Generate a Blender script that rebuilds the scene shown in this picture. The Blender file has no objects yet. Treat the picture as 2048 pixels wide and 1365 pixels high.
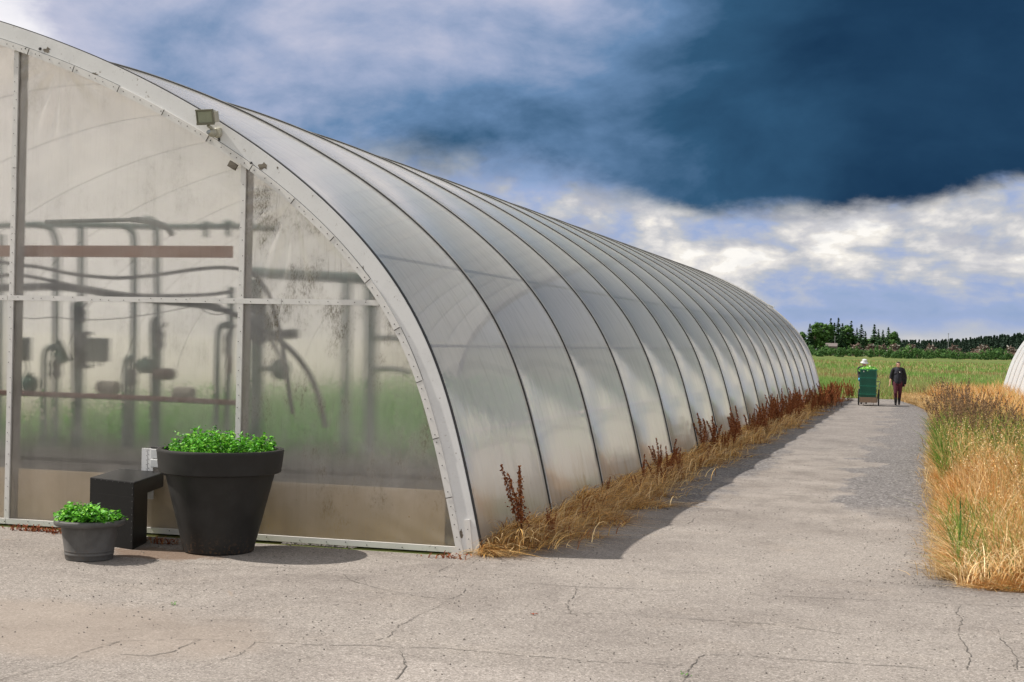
import bpy, math, random
import numpy as np
from mathutils import Matrix, Vector

random.seed(7)
RNG = np.random.default_rng(11)
scene = bpy.context.scene
COL = scene.collection
R = math.radians

# ------------------------------------------------------------------ camera
F, CAMH, ROLL, HZ = 2870.0, 2.1, 0.0215, 686.0
VPX = 1855.0
CX, CY = 1024.0, 682.5
YAW = math.atan((VPX - CX) / F)
PITCH = math.atan((HZ - CY) / F)
_fw0 = np.array([-math.sin(YAW), math.cos(YAW), 0.0])
_rt = np.array([math.cos(YAW), math.sin(YAW), 0.0])
_z = np.array([0, 0, 1.0])
_fw = math.cos(PITCH) * _fw0 + math.sin(PITCH) * _z
_up = math.cos(PITCH) * _z - math.sin(PITCH) * _fw0
EYE = np.array([0, 0, CAMH])


def ray(x, y):
    u, v = (x - CX) / F, (y - CY) / F
    a = u * math.cos(ROLL) + v * math.sin(ROLL)
    b = -u * math.sin(ROLL) + v * math.cos(ROLL)
    return _fw + a * _rt - b * _up


def on_z(x, y, z=0.0):
    d = ray(x, y)
    return EYE + d * ((z - CAMH) / d[2])


def on_y(x, y, Y):
    d = ray(x, y)
    return EYE + d * (Y / d[1])


cam = bpy.data.cameras.new('camera')
camo = bpy.data.objects.new('camera', cam)
COL.objects.link(camo)
_xr = math.cos(ROLL) * _rt + math.sin(ROLL) * _up
_yu = -math.sin(ROLL) * _rt + math.cos(ROLL) * _up
camo.matrix_world = Matrix(((_xr[0], _yu[0], -_fw[0], 0), (_xr[1], _yu[1], -_fw[1], 0),
                            (_xr[2], _yu[2], -_fw[2], CAMH), (0, 0, 0, 1)))
cam.sensor_width = 36
cam.lens = F / 2048 * 36
cam.clip_start = 0.1
cam.clip_end = 9000
scene.camera = camo

# ------------------------------------------------------------------ sun, sky, exposure
SUN_AZ = math.atan2(-2.33, -0.27)
SUN_EL = R(49.0)
sl = bpy.data.lights.new('sun', 'SUN')
sl.energy = 5.0
sl.angle = R(0.5)
sl.color = (1.0, 0.945, 0.86)
so = bpy.data.objects.new('sun', sl)
COL.objects.link(so)
sd = Vector((math.sin(SUN_AZ) * math.cos(SUN_EL), math.cos(SUN_AZ) * math.cos(SUN_EL), math.sin(SUN_EL)))
so.rotation_euler = sd.to_track_quat('Z', 'Y').to_euler()

vs = scene.view_settings
scene.display_settings.display_device = 'sRGB'
vs.view_transform = 'Standard'
vs.look = 'None'
vs.exposure = 0.25
vs.gamma = 1.0
vs.use_curve_mapping = False
cy = scene.cycles
cy.use_denoising = True
cy.denoiser = 'OPENIMAGEDENOISE'
cy.caustics_reflective = False
cy.caustics_refractive = False
cy.sample_clamp_indirect = 6
cy.max_bounces = 10
cy.diffuse_bounces = 5
cy.glossy_bounces = 4
cy.transmission_bounces = 8
cy.transparent_max_bounces = 16
cy.blur_glossy = 0.5
cy.use_adaptive_sampling = True
cy.adaptive_threshold = 0.012


class NT:
    """small node-tree writer"""

    def __init__(self, tree):
        self.t = tree
        tree.nodes.clear()

    def n(self, kind, **kw):
        nd = self.t.nodes.new(kind)
        for k, v in kw.items():
            setattr(nd, k, v)
        return nd

    def put(self, sock, v):
        if v is None:
            return
        if isinstance(v, bpy.types.NodeSocket):
            self.t.links.new(v, sock)
        elif isinstance(v, (tuple, list)) and len(v) == 3 and sock.type == 'RGBA':
            sock.default_value = (*v, 1)
        else:
            sock.default_value = v

    def m(self, op, a, b=None, c=None, clamp=False):
        nd = self.n('ShaderNodeMath', operation=op, use_clamp=clamp)
        for i, v in enumerate((a, b, c)):
            self.put(nd.inputs[i], v)
        return nd.outputs[0]

    def step(self, v, lo, hi, a=0.0, b=1.0):
        nd = self.n('ShaderNodeMapRange', interpolation_type='SMOOTHSTEP')
        for i, q in enumerate((v, lo, hi, a, b)):
            self.put(nd.inputs[i], q)
        return nd.outputs[0]

    def mix(self, f, a, b, mode='MIX'):
        nd = self.n('ShaderNodeMix', data_type='RGBA', blend_type=mode)
        self.put(nd.inputs[0], f)
        self.put(nd.inputs[6], a)
        self.put(nd.inputs[7], b)
        return nd.outputs[2]

    def ramp(self, f, stops, mode='EASE'):
        nd = self.n('ShaderNodeValToRGB')
        cr = nd.color_ramp
        cr.interpolation = mode
        while len(cr.elements) < len(stops):
            cr.elements.new(0.5)
        for e, (p, c) in zip(cr.elements, stops):
            e.position = p
            e.color = (c, c, c, 1) if isinstance(c, (int, float)) else (*c, 1)
        self.put(nd.inputs[0], f)
        return nd.outputs[0]

    def noise(self, vec, scale, detail=4.0, rough=0.5, dist=0.0):
        nd = self.n('ShaderNodeTexNoise')
        self.put(nd.inputs['Vector'], vec)
        nd.inputs['Scale'].default_value = scale
        nd.inputs['Detail'].default_value = detail
        nd.inputs['Roughness'].default_value = rough
        nd.inputs['Distortion'].default_value = dist
        return nd.outputs[0]

    def vor(self, vec, scale, feature='F1', out='Distance'):
        nd = self.n('ShaderNodeTexVoronoi', feature=feature)
        self.put(nd.inputs['Vector'], vec)
        nd.inputs['Scale'].default_value = scale
        return nd.outputs[out]

    def mapping(self, vec, scale=(1, 1, 1), loc=(0, 0, 0), rot=(0, 0, 0)):
        nd = self.n('ShaderNodeMapping')
        self.put(nd.inputs[0], vec)
        nd.inputs[1].default_value = loc
        nd.inputs[2].default_value = rot
        nd.inputs[3].default_value = scale
        return nd.outputs[0]

    def obj(self):
        return self.n('ShaderNodeTexCoord').outputs['Object']

    def geo(self):
        return self.n('ShaderNodeNewGeometry').outputs['Position']

    def bump(self, h, strength=0.3, dist=0.01):
        nd = self.n('ShaderNodeBump')
        nd.inputs['Strength'].default_value = strength
        nd.inputs['Distance'].default_value = dist
        self.put(nd.inputs['Height'], h)
        return nd.outputs[0]


def build_world():
    w = bpy.data.worlds.new('World')
    scene.world = w
    w.use_nodes = True
    T = NT(w.node_tree)
    d = T.n('ShaderNodeTexCoord').outputs['Generated']
    sp = T.n('ShaderNodeSeparateXYZ')
    T.put(sp.inputs[0], d)
    x, y, z = sp.outputs
    az = T.m('MULTIPLY', T.m('ARCTAN2', x, y), 57.2958)
    el = T.m('MULTIPLY', T.m('ARCSINE', z), 57.2958)
    sky = T.n('ShaderNodeTexSky', sky_type='NISHITA')
    sky.sun_disc = False
    sky.sun_elevation = SUN_EL
    sky.sun_rotation = SUN_AZ
    bg0 = T.n('ShaderNodeBackground')
    T.put(bg0.inputs[0], sky.outputs[0])
    bg0.inputs[1].default_value = 0.11

    p = T.mapping(d, (1, 1, 1.7), (0.37, 0.11, 0.2))
    n1 = T.m('SUBTRACT', T.noise(p, 5.5, 9, 0.56, 0.35), 0.5)
    n2 = T.m('SUBTRACT', T.noise(p, 15, 10, 0.62, 0.3), 0.5)
    n3 = T.m('SUBTRACT', T.noise(T.mapping(d, (1, 1, 2.0), (1.7, 0.4, 0.9)), 27, 8, 0.56, 0.25), 0.5)
    warp = T.n('ShaderNodeVectorMath', operation='ADD')
    T.put(warp.inputs[0], T.mapping(d, (1, 1, 1.9)))
    wv = T.n('ShaderNodeTexNoise')
    wv.inputs['Scale'].default_value = 40
    wv.inputs['Detail'].default_value = 5
    T.put(wv.inputs['Vector'], d)
    ws = T.n('ShaderNodeVectorMath', operation='SCALE')
    T.put(ws.inputs[0], wv.outputs['Color'])
    ws.inputs['Scale'].default_value = .03
    T.put(warp.inputs[1], ws.outputs[0])
    pv = T.n('ShaderNodeTexVoronoi', feature='SMOOTH_F1')
    pv.inputs['Scale'].default_value = 30
    pv.inputs['Smoothness'].default_value = .35
    pv.inputs['Detail'].default_value = 2.0
    T.put(pv.inputs['Vector'], warp.outputs[0])
    puff = T.m('SUBTRACT', .42, pv.outputs['Distance'])

    azw = T.m('ADD', az, T.m('MULTIPLY', n1, 9.0))

    def azr(stops, lo=-40.0, hi=80.0, a_=None):
        t = T.m('DIVIDE', T.m('SUBTRACT', azw if a_ is None else a_, lo), hi - lo, clamp=True)
        return T.ramp(t, [((a - lo) / (hi - lo), v) for a, v in stops], 'LINEAR')

    # how dark the upper deck is
    D = azr([(-40, .02), (-35.2, .12), (-33.8, .28), (-31, .37), (-28, .40), (-23, .43), (-18, .44), (-14.5, .50),
             (-11.5, .62), (-8, .80), (-3, .95), (10, .97), (22, .78), (38, .42), (80, .30)])
    nz = azr([(-40, .6), (-30, .75), (-16, .8), (-10, .42), (-4, .22), (20, .22), (60, .5), (80, .7)])
    band = T.m('MULTIPLY', T.step(el, 11.3, 8.0), azr([(-30, 0), (-25, .13), (-20, .24), (-15, .20), (-9, .06), (-5, 0)]))
    strk = T.noise(T.mapping(d, (1, 1, 1.2), (0, 0, 0), (0, R(38), 0)), 7, 4, .5, .2)
    strk = T.m('MULTIPLY', T.step(strk, .45, .75), azr([(-30, 0), (-22, .10), (-16, .22), (-12, .12), (-8, 0)]))
    D = T.m('SUBTRACT', T.m('ADD', D, band), strk)
    D = T.m('ADD', D, T.m('ADD', T.m('MULTIPLY', T.m('MULTIPLY', n1, nz), .85), T.m('ADD', T.m('MULTIPLY', T.m('MULTIPLY', n2, nz), .42), T.m('MULTIPLY', T.m('MULTIPLY', n3, nz), .16))))
    back = T.step(T.m('ABSOLUTE', T.m('SUBTRACT', az, 15)), 60, 100)
    over = T.step(el, 18, 42)
    gen = T.m('MAXIMUM', back, over)
    Dg = T.m('ADD', 0.27, T.m('MULTIPLY', n1, 1.1))
    mixd = T.n('ShaderNodeMix', data_type='FLOAT')
    T.put(mixd.inputs[0], gen)
    T.put(mixd.inputs[2], D)
    T.put(mixd.inputs[3], Dg)
    D = mixd.outputs[0]
    deck = T.ramp(D, [(0, (1.0, .985, 1.0)), (.12, (.87, .86, .91)), (.28, (.53, .55, .69)), (.42, (.34, .41, .59)),
                      (.58, (.14, .25, .43)), (.78, (.032, .098, .19)), (1.0, (.0085, .034, .082))], 'LINEAR')

    # cumulus under the deck: bright tops, grey bellies, blue between and below
    hgt = T.ramp(T.m('DIVIDE', el, 10.0, clamp=True),
                 [(0, .60), (.05, .62), (.10, .46), (.15, .30), (.17, .42), (.23, .58), (.31, .74), (.44, .80), (.55, .82), (.75, .78), (1, .6)], 'LINEAR')
    nl = T.m('SUBTRACT', T.noise(T.mapping(d, (1, 1, 2.6), (.9, 2.2, .3)), 9, 10, .60, .35), 0.5)
    ln = T.m('ADD', T.m('ADD', T.m('ADD', T.m('MULTIPLY', nl, 1.8), T.m('MULTIPLY', n2, .8)), T.m('MULTIPLY', n3, .5)), T.m('MULTIPLY', puff, .34))
    ln = T.m('MULTIPLY', ln, T.step(el, .6, 2.6, .35, 1.0))
    ln = T.m('SUBTRACT', ln, T.m('MULTIPLY', T.step(az, -10.5, -15.5), .14))
    cb = T.m('ADD', hgt, ln)
    cb = T.m('ADD', T.m('MULTIPLY', T.m('SUBTRACT', cb, .62), 1.3), .64)
    cum = T.ramp(cb, [(0, (.27, .38, .64)), (.24, (.34, .43, .66)), (.40, (.42, .48, .64)), (.54, (.50, .53, .60)), (.66, (.60, .60, .62)),
                      (.80, (.76, .74, .73)), (.93, (.90, .86, .80)), (1.0, (1.0, .97, .92))], 'LINEAR')
    # bellies: slow patches of grey across the bright band
    bel = T.m('MULTIPLY', T.step(T.noise(T.mapping(d, (1, 1, 2.6), (3.1, .7, .2)), 17, 6, .55, .3), .50, .66), T.step(el, 2.6, 4.0))
    cum = T.mix(T.m('MULTIPLY', bel, .62), cum, (.42, .44, .52))
    eb = azr([(-40, 7.5), (-20, 7.1), (-16, 7.0), (-13.2, 6.5), (-11.8, 6.0), (-10.4, 5.45), (-8.5, 5.25), (-6, 5.40),
              (-4, 5.45), (-1, 5.7), (1.2, 6.15), (4.5, 6.45), (20, 7), (80, 9)], -40, 80, az)
    nd = T.t.nodes[-1]
    # (colour ramps clamp at 1, so the boundary is stored divided by ten)
    for e in nd.color_ramp.elements:
        e.color = (e.color[0] / 10, e.color[0] / 10, e.color[0] / 10, 1)
    eb = T.m('MULTIPLY', eb, 10.0)
    soft = azr([(-40, 1.6), (-18, 1.5), (-14, 1.0), (-11.5, .7), (-6, .50), (10, .46)], -40, 80)
    nd = T.t.nodes[-1]
    for e in nd.color_ramp.elements:
        e.color = (e.color[0] / 2, e.color[0] / 2, e.color[0] / 2, 1)
    soft = T.m('MULTIPLY', soft, 2.0)
    lift = T.m('SUBTRACT', T.m('ADD', el, T.m('ADD', T.m('MULTIPLY', n2, 1.7), T.m('MULTIPLY', n3, .8))), eb)
    up = T.step(T.m('DIVIDE', lift, soft), -1.0, 1.0)
    up = T.m('MAXIMUM', up, T.m('MULTIPLY', back, T.step(el, 3, 9)))
    col = T.mix(up, cum, deck)
    gcol = T.ramp(Dg, [(0, (1.0, .975, .94)), (.25, (.70, .69, .67)), (.5, (.44, .45, .47)), (.85, (.30, .33, .39))], 'LINEAR')
    gcol = T.mix(back, gcol, T.mix(1.0, gcol, (1.5, 1.46, 1.40), 'MULTIPLY'))
    col = T.mix(T.m('MAXIMUM', over, T.m('MULTIPLY', back, T.step(el, 0, 10))), col, gcol)
    bg1 = T.n('ShaderNodeBackground')
    T.put(bg1.inputs[0], col)
    bg1.inputs[1].default_value = 0.84
    # clear gaps low down and overhead show the sky itself
    gap = T.m('MULTIPLY', T.step(cb, 0.30, 0.05), T.m('SUBTRACT', 1.0, up))
    gap = T.m('MAXIMUM', T.m('MULTIPLY', gap, 0.12), T.m('MULTIPLY', T.m('MULTIPLY', gen, T.step(n1, .05, -.12)), .8))
    ms = T.n('ShaderNodeMixShader')
    T.put(ms.inputs[0], gap)
    T.put(ms.inputs[1], bg1.outputs[0])
    T.put(ms.inputs[2], bg0.outputs[0])
    out = T.n('ShaderNodeOutputWorld')
    T.put(out.inputs[0], ms.outputs[0])


build_world()

# ------------------------------------------------------------------ materials
def material(name):
    m = bpy.data.materials.new(name)
    m.use_nodes = True
    T = NT(m.node_tree)
    out = T.n('ShaderNodeOutputMaterial')
    return m, T, out


def pbr(T, out, color, rough=0.6, normal=None, metallic=0.0, spec=0.5, coat=None):
    b = T.n('ShaderNodeBsdfPrincipled')
    T.put(b.inputs['Base Color'], color)
    T.put(b.inputs['Roughness'], rough)
    T.put(b.inputs['Metallic'], metallic)
    T.put(b.inputs['Specular IOR Level'], spec)
    T.put(b.inputs['Normal'], normal)
    T.put(out.inputs[0], b.outputs[0])
    return b


def plain(name, c, rough=0.6, var=0.18, scale=8.0, metallic=0.0, spec=0.5, bump=0.0, bscale=60, stretch=(1, 1, 1)):
    """a base colour broken up by two sizes of noise"""
    m, T, out = material(name)
    v = T.mapping(T.obj(), stretch)
    f = T.m('ADD', T.m('MULTIPLY', T.noise(v, scale, 5, .6), .6), T.m('MULTIPLY', T.noise(v, scale * 7, 3, .6), .4))
    lo = tuple(q * (1 - var) for q in c)
    hi = tuple(min(1, q * (1 + var)) for q in c)
    col = T.ramp(f, [(.3, lo), (.7, hi)], 'LINEAR')
    nm = T.bump(T.noise(v, bscale, 4, .6), bump, 0.004) if bump else None
    pbr(T, out, col, rough, nm, metallic, spec)
    return m


def blade_mat(name, trans=0.35, rough=0.6, gain=1.0):
    """thin leaves and stems, coloured per blade"""
    m, T, out = material(name)
    at = T.n('ShaderNodeAttribute', attribute_name='tint').outputs['Color']
    if gain != 1.0:
        at = T.mix(1.0, at, (gain, gain, gain), 'MULTIPLY')
    b = T.n('ShaderNodeBsdfPrincipled')
    T.put(b.inputs['Base Color'], at)
    b.inputs['Roughness'].default_value = rough
    b.inputs['Specular IOR Level'].default_value = 0.25
    tr = T.n('ShaderNodeBsdfTranslucent')
    T.put(tr.inputs[0], at)
    ms = T.n('ShaderNodeMixShader')
    ms.inputs[0].default_value = trans
    T.put(ms.inputs[1], b.outputs[0])
    T.put(ms.inputs[2], tr.outputs[0])
    T.put(out.inputs[0], ms.outputs[0])
    return m


M = {}


def build_asphalt():
    m, T, out = material('old_asphalt')
    p = T.geo()
    grain = T.vor(p, 95, 'F1', 'Color')
    sp = T.n('ShaderNodeSeparateColor')
    T.put(sp.inputs[0], grain)
    g = sp.outputs[0]
    col = T.ramp(g, [(0, (.10, .088, .075)), (.22, (.26, .232, .20)), (.6, (.355, .318, .276)), (.88, (.46, .417, .366)), (1, (.72, .66, .59))], 'LINEAR')
    fine = T.noise(p, 220, 2, .7)
    col = T.mix(.5, col, T.ramp(fine, [(.3, (.17, .150, .128)), (.7, (.48, .432, .374))], 'LINEAR'))
    mid = T.vor(p, 58, 'F1', 'Color')
    s3 = T.n('ShaderNodeSeparateColor')
    T.put(s3.inputs[0], mid)
    col = T.mix(1.0, col, T.ramp(s3.outputs[1], [(0, (.66, .64, .62)), (.15, (.90, .89, .88)), (.85, (.98, .97, .96)), (1, (1.14, 1.12, 1.10))], 'LINEAR'), 'MULTIPLY')
    big = T.noise(p, .55, 6, .62, .4)
    col = T.mix(T.step(big, .40, .68), col, T.mix(1.0, col, (.80, .79, .79), 'MULTIPLY'))
    worn = T.noise(T.mapping(p, (.8, 1.1, 1)), 1.1, 6, .65)
    col = T.mix(T.m('MULTIPLY', T.step(worn, .52, .75), .4), col, T.mix(1.0, col, (1.16, 1.13, 1.08), 'MULTIPLY'))
    mott = T.noise(p, 4.5, 5, .7)
    col = T.mix(T.step(mott, .35, .7, 0, .5), T.mix(1.0, col, (.86, .855, .86), 'MULTIPLY'), col)
    # tan dust, left of the forecourt
    sx = T.n('ShaderNodeSeparateXYZ')
    T.put(sx.inputs[0], p)
    X, Y = sx.outputs[0], sx.outputs[1]
    c = on_z(120, 1255)
    dx = T.m('DIVIDE', T.m('SUBTRACT', X, float(c[0])), 1.7)
    dy = T.m('DIVIDE', T.m('SUBTRACT', Y, float(c[1])), .95)
    rr = T.m('ADD', T.m('ADD', T.m('MULTIPLY', dx, dx), T.m('MULTIPLY', dy, dy)), T.m('MULTIPLY', T.m('SUBTRACT', T.noise(p, 1.3, 5, .6), .5), 2.2))
    col = T.mix(T.m('MULTIPLY', T.step(rr, 1.45, .35), .5), col, (.29, .235, .185))
    specks = T.noise(p, 1.9, 5, .7, .6)
    col = T.mix(T.step(specks, .64, .74, 0, .45), col, (.30, .225, .16))
    # rusty dirt round the pots
    c2 = on_z(330, 1108)
    dx = T.m('DIVIDE', T.m('SUBTRACT', X, float(c2[0])), .75)
    dy = T.m('DIVIDE', T.m('SUBTRACT', Y, float(c2[1])), .42)
    r2 = T.m('ADD', T.m('ADD', T.m('MULTIPLY', dx, dx), T.m('MULTIPLY', dy, dy)), T.m('MULTIPLY', T.m('SUBTRACT', T.noise(p, 5, 6, .7), .5), 3.0))
    col = T.mix(T.m('MULTIPLY', T.step(r2, 1.0, .3), .7), col, (.145, .085, .047))
    mo = T.noise(T.mapping(p, (1, .7, 1)), 1.6, 7, .7, .3)
    mo = T.m('MULTIPLY', T.step(mo, .44, .62), T.step(Y, 14.5, 19, .12, .55))
    col = T.mix(mo, col, T.mix(1.0, col, (.62, .61, .60), 'MULTIPLY'))
    # coarse dark gravel worn open along the path
    rag = T.m('MULTIPLY', T.m('SUBTRACT', T.noise(T.mapping(p, (1, .55, 1)), .9, 7, .66), .5), 4.2)
    gx = T.m('ADD', T.m('ABSOLUTE', T.m('ADD', X, .25)), rag)
    gmask = T.m('MULTIPLY', T.step(gx, 1.15, .75), T.step(T.m('ADD', Y, rag), 18.6, 20.2))
    far = T.m('MULTIPLY', T.step(T.m('ADD', Y, T.m('MULTIPLY', rag, 3.0)), 24, 34), .45)
    gmask = T.m('MAXIMUM', gmask, far)
    gx2 = T.m('ADD', T.m('ABSOLUTE', T.m('ADD', X, 3.6)), T.m('MULTIPLY', rag, .6))
    gmask = T.m('MAXIMUM', gmask, T.m('MULTIPLY', T.step(gx2, 1.0, .6), T.step(T.m('ADD', Y, rag), 17.5, 19)))
    cg = T.vor(p, 36, 'F1', 'Color')
    s2 = T.n('ShaderNodeSeparateColor')
    T.put(s2.inputs[0], cg)
    gcol = T.ramp(s2.outputs[0], [(0, (.055, .05, .048)), (.5, (.135, .125, .118)), (.85, (.21, .195, .185)), (1, (.34, .32, .30))], 'LINEAR')
    col = T.mix(T.m('MULTIPLY', gmask, .88), col, gcol)
    # dark edge where gravel and soil collect
    edge = T.m('ADD', X, T.m('MULTIPLY', T.m('SUBTRACT', T.noise(p, 1.7, 5, .6), .5), 1.0))
    em = T.m('MULTIPLY', T.step(edge, -.25, .2), T.step(Y, 12.4, 13.4))
    col = T.mix(T.m('MULTIPLY', em, .5), col, T.mix(1.0, gcol, (.85, .8, .75), 'MULTIPLY'))
    h = T.m('ADD', T.m('MULTIPLY', g, .5), fine)
    h = T.m('ADD', h, T.m('MULTIPLY', T.m('MULTIPLY', s2.outputs[0], gmask), 2.0))
    a_, b_ = on_z(640, 1305), on_z(1385, 1312)
    lay = T.m('MULTIPLY', T.m('MULTIPLY', T.step(X, float(a_[0]), float(a_[0]) + .3), T.step(X, float(b_[0]) + .02, float(b_[0]) - .02)), T.step(Y, float(a_[1]) + .03, float(a_[1]) - .03))
    col = T.mix(T.m('MULTIPLY', lay, .8), col, T.mix(1.0, col, (1.15, 1.15, 1.16), 'MULTIPLY'))
    oil = T.noise(T.mapping(p, (1, 1.4, 1), (3, 1, 0)), .7, 7, .68, .4)
    col = T.mix(T.step(oil, .56, .66, 0, .55), col, T.mix(1.0, col, (.78, .775, .775), 'MULTIPLY'))
    col = T.mix(1.0, col, (.99, 1.0, 1.045), 'MULTIPLY')
    pbr(T, out, col, .9, T.bump(h, .55, .006), 0, .25)
    return m


def build_ground():
    m, T, out = material('meadow_ground')
    p = T.geo()
    sx = T.n('ShaderNodeSeparateXYZ')
    T.put(sx.inputs[0], p)
    Y = sx.outputs[1]
    a = T.noise(T.mapping(p, (.05, .012, 1)), 1.0, 6, .6)
    b = T.noise(p, .8, 6, .7)
    c = T.noise(T.mapping(p, (.4, .03, 1)), 1.0, 8, .75)
    f = T.m('ADD', T.m('ADD', T.m('MULTIPLY', a, .45), T.m('MULTIPLY', b, .2)), T.m('MULTIPLY', c, .4))
    col = T.ramp(f, [(.36, (.045, .085, .018)), (.48, (.085, .125, .030)), (.56, (.135, .155, .050)), (.66, (.20, .15, .062)), (.76, (.19, .10, .045))], 'LINEAR')
    pbr(T, out, col, .95, T.bump(b, .5, .1), 0, .1)
    return m


def film_bump(T, v, amt=.12):
    h = T.m('ADD', T.noise(T.mapping(v, (1, 1, .35)), 2.2, 3, .5, .4), T.m('MULTIPLY', T.noise(T.mapping(v, (3, 3, .6)), 6, 3, .6), .18))
    return T.bump(h, amt, .05)


def graze(T, nm, f0, k, pw=4.0):
    """mirror share of a thin sheet, the same from either side"""
    lw = T.n('ShaderNodeLayerWeight')
    lw.inputs[0].default_value = .5
    T.put(lw.inputs['Normal'], nm)
    return T.m('ADD', T.m('MULTIPLY', T.m('POWER', lw.outputs['Facing'], pw), k), f0)


def build_roof_film(name, thru=0.19, warm=(.90, .89, .865), gloss=.11, dirt_and_shade=1.0):
    m, T, out = material(name)
    v = T.geo()
    sx = T.n('ShaderNodeSeparateXYZ')
    T.put(sx.inputs[0], v)
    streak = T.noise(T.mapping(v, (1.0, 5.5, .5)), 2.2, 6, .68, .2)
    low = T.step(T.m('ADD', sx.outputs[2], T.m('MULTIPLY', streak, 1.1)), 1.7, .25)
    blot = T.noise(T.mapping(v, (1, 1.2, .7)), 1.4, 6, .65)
    col = T.mix(T.step(streak, .44, .78, 0, .42 * dirt_and_shade), warm, (.52, .51, .48))
    col = T.mix(T.m('MULTIPLY', low, .85 * dirt_and_shade), col, T.mix(T.step(blot, .45, .62), (.43, .38, .29), (.38, .26, .11)))  # low band: dirt, with shade and a tan grass reflection painted into the colour
    spots = T.noise(T.mapping(v, (1, 3, .8)), 7, 5, .7)
    col = T.mix(T.m('MULTIPLY', T.step(spots, .68, .74), .45 * dirt_and_shade), col, (.22, .20, .18))
    ph = T.m('FRACT', T.m('DIVIDE', T.m('SUBTRACT', sx.outputs[1], Y0), BAY))
    rim = T.m('ABSOLUTE', T.m('SUBTRACT', ph, .5))
    rim = T.step(rim, .36, .5)
    puck = T.noise(T.mapping(v, (2.5, 1.2, 6)), 2.6, 3, .55, .3)
    fold = T.noise(T.mapping(v, (1, 2.2, .45), (0, 0, 0), (R(24), 0, 0)), 2.4, 4, .55, .5)
    hh = T.m('ADD', T.m('MULTIPLY', T.m('MULTIPLY', puck, rim), .9), T.m('ADD', T.m('MULTIPLY', fold, .8), T.m('MULTIPLY', T.noise(T.mapping(v, (3, 3, .6)), 6, 3, .6), .04)))
    nm = T.bump(hh, .10, .05)
    df = T.n('ShaderNodeBsdfDiffuse')
    T.put(df.inputs[0], col)
    T.put(df.inputs['Normal'], nm)
    tl = T.n('ShaderNodeBsdfTranslucent')
    T.put(tl.inputs[0], T.mix(1.0, col, (.96, .925, .905), 'MULTIPLY'))
    tp = T.n('ShaderNodeBsdfTransparent')
    tp.inputs[0].default_value = (.93, .92, .90, 1)
    a = T.n('ShaderNodeMixShader')
    a.inputs[0].default_value = .44
    T.put(a.inputs[1], df.outputs[0])
    T.put(a.inputs[2], tl.outputs[0])
    b = T.n('ShaderNodeMixShader')
    b.inputs[0].default_value = thru
    T.put(b.inputs[1], a.outputs[0])
    T.put(b.inputs[2], tp.outputs[0])
    gl = T.n('ShaderNodeBsdfGlossy')
    gl.inputs[0].default_value = (.97, .91, .82, 1)
    T.put(gl.inputs['Roughness'], T.step(blot, .3, .7, gloss * .6, gloss * 1.3))
    T.put(gl.inputs['Normal'], nm)
    c = T.n('ShaderNodeMixShader')
    T.put(c.inputs[0], graze(T, nm, .04, .85, 5.0))
    T.put(c.inputs[1], b.outputs[0])
    T.put(c.inputs[2], gl.outputs[0])
    T.put(out.inputs[0], c.outputs[0])
    return m


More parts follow.
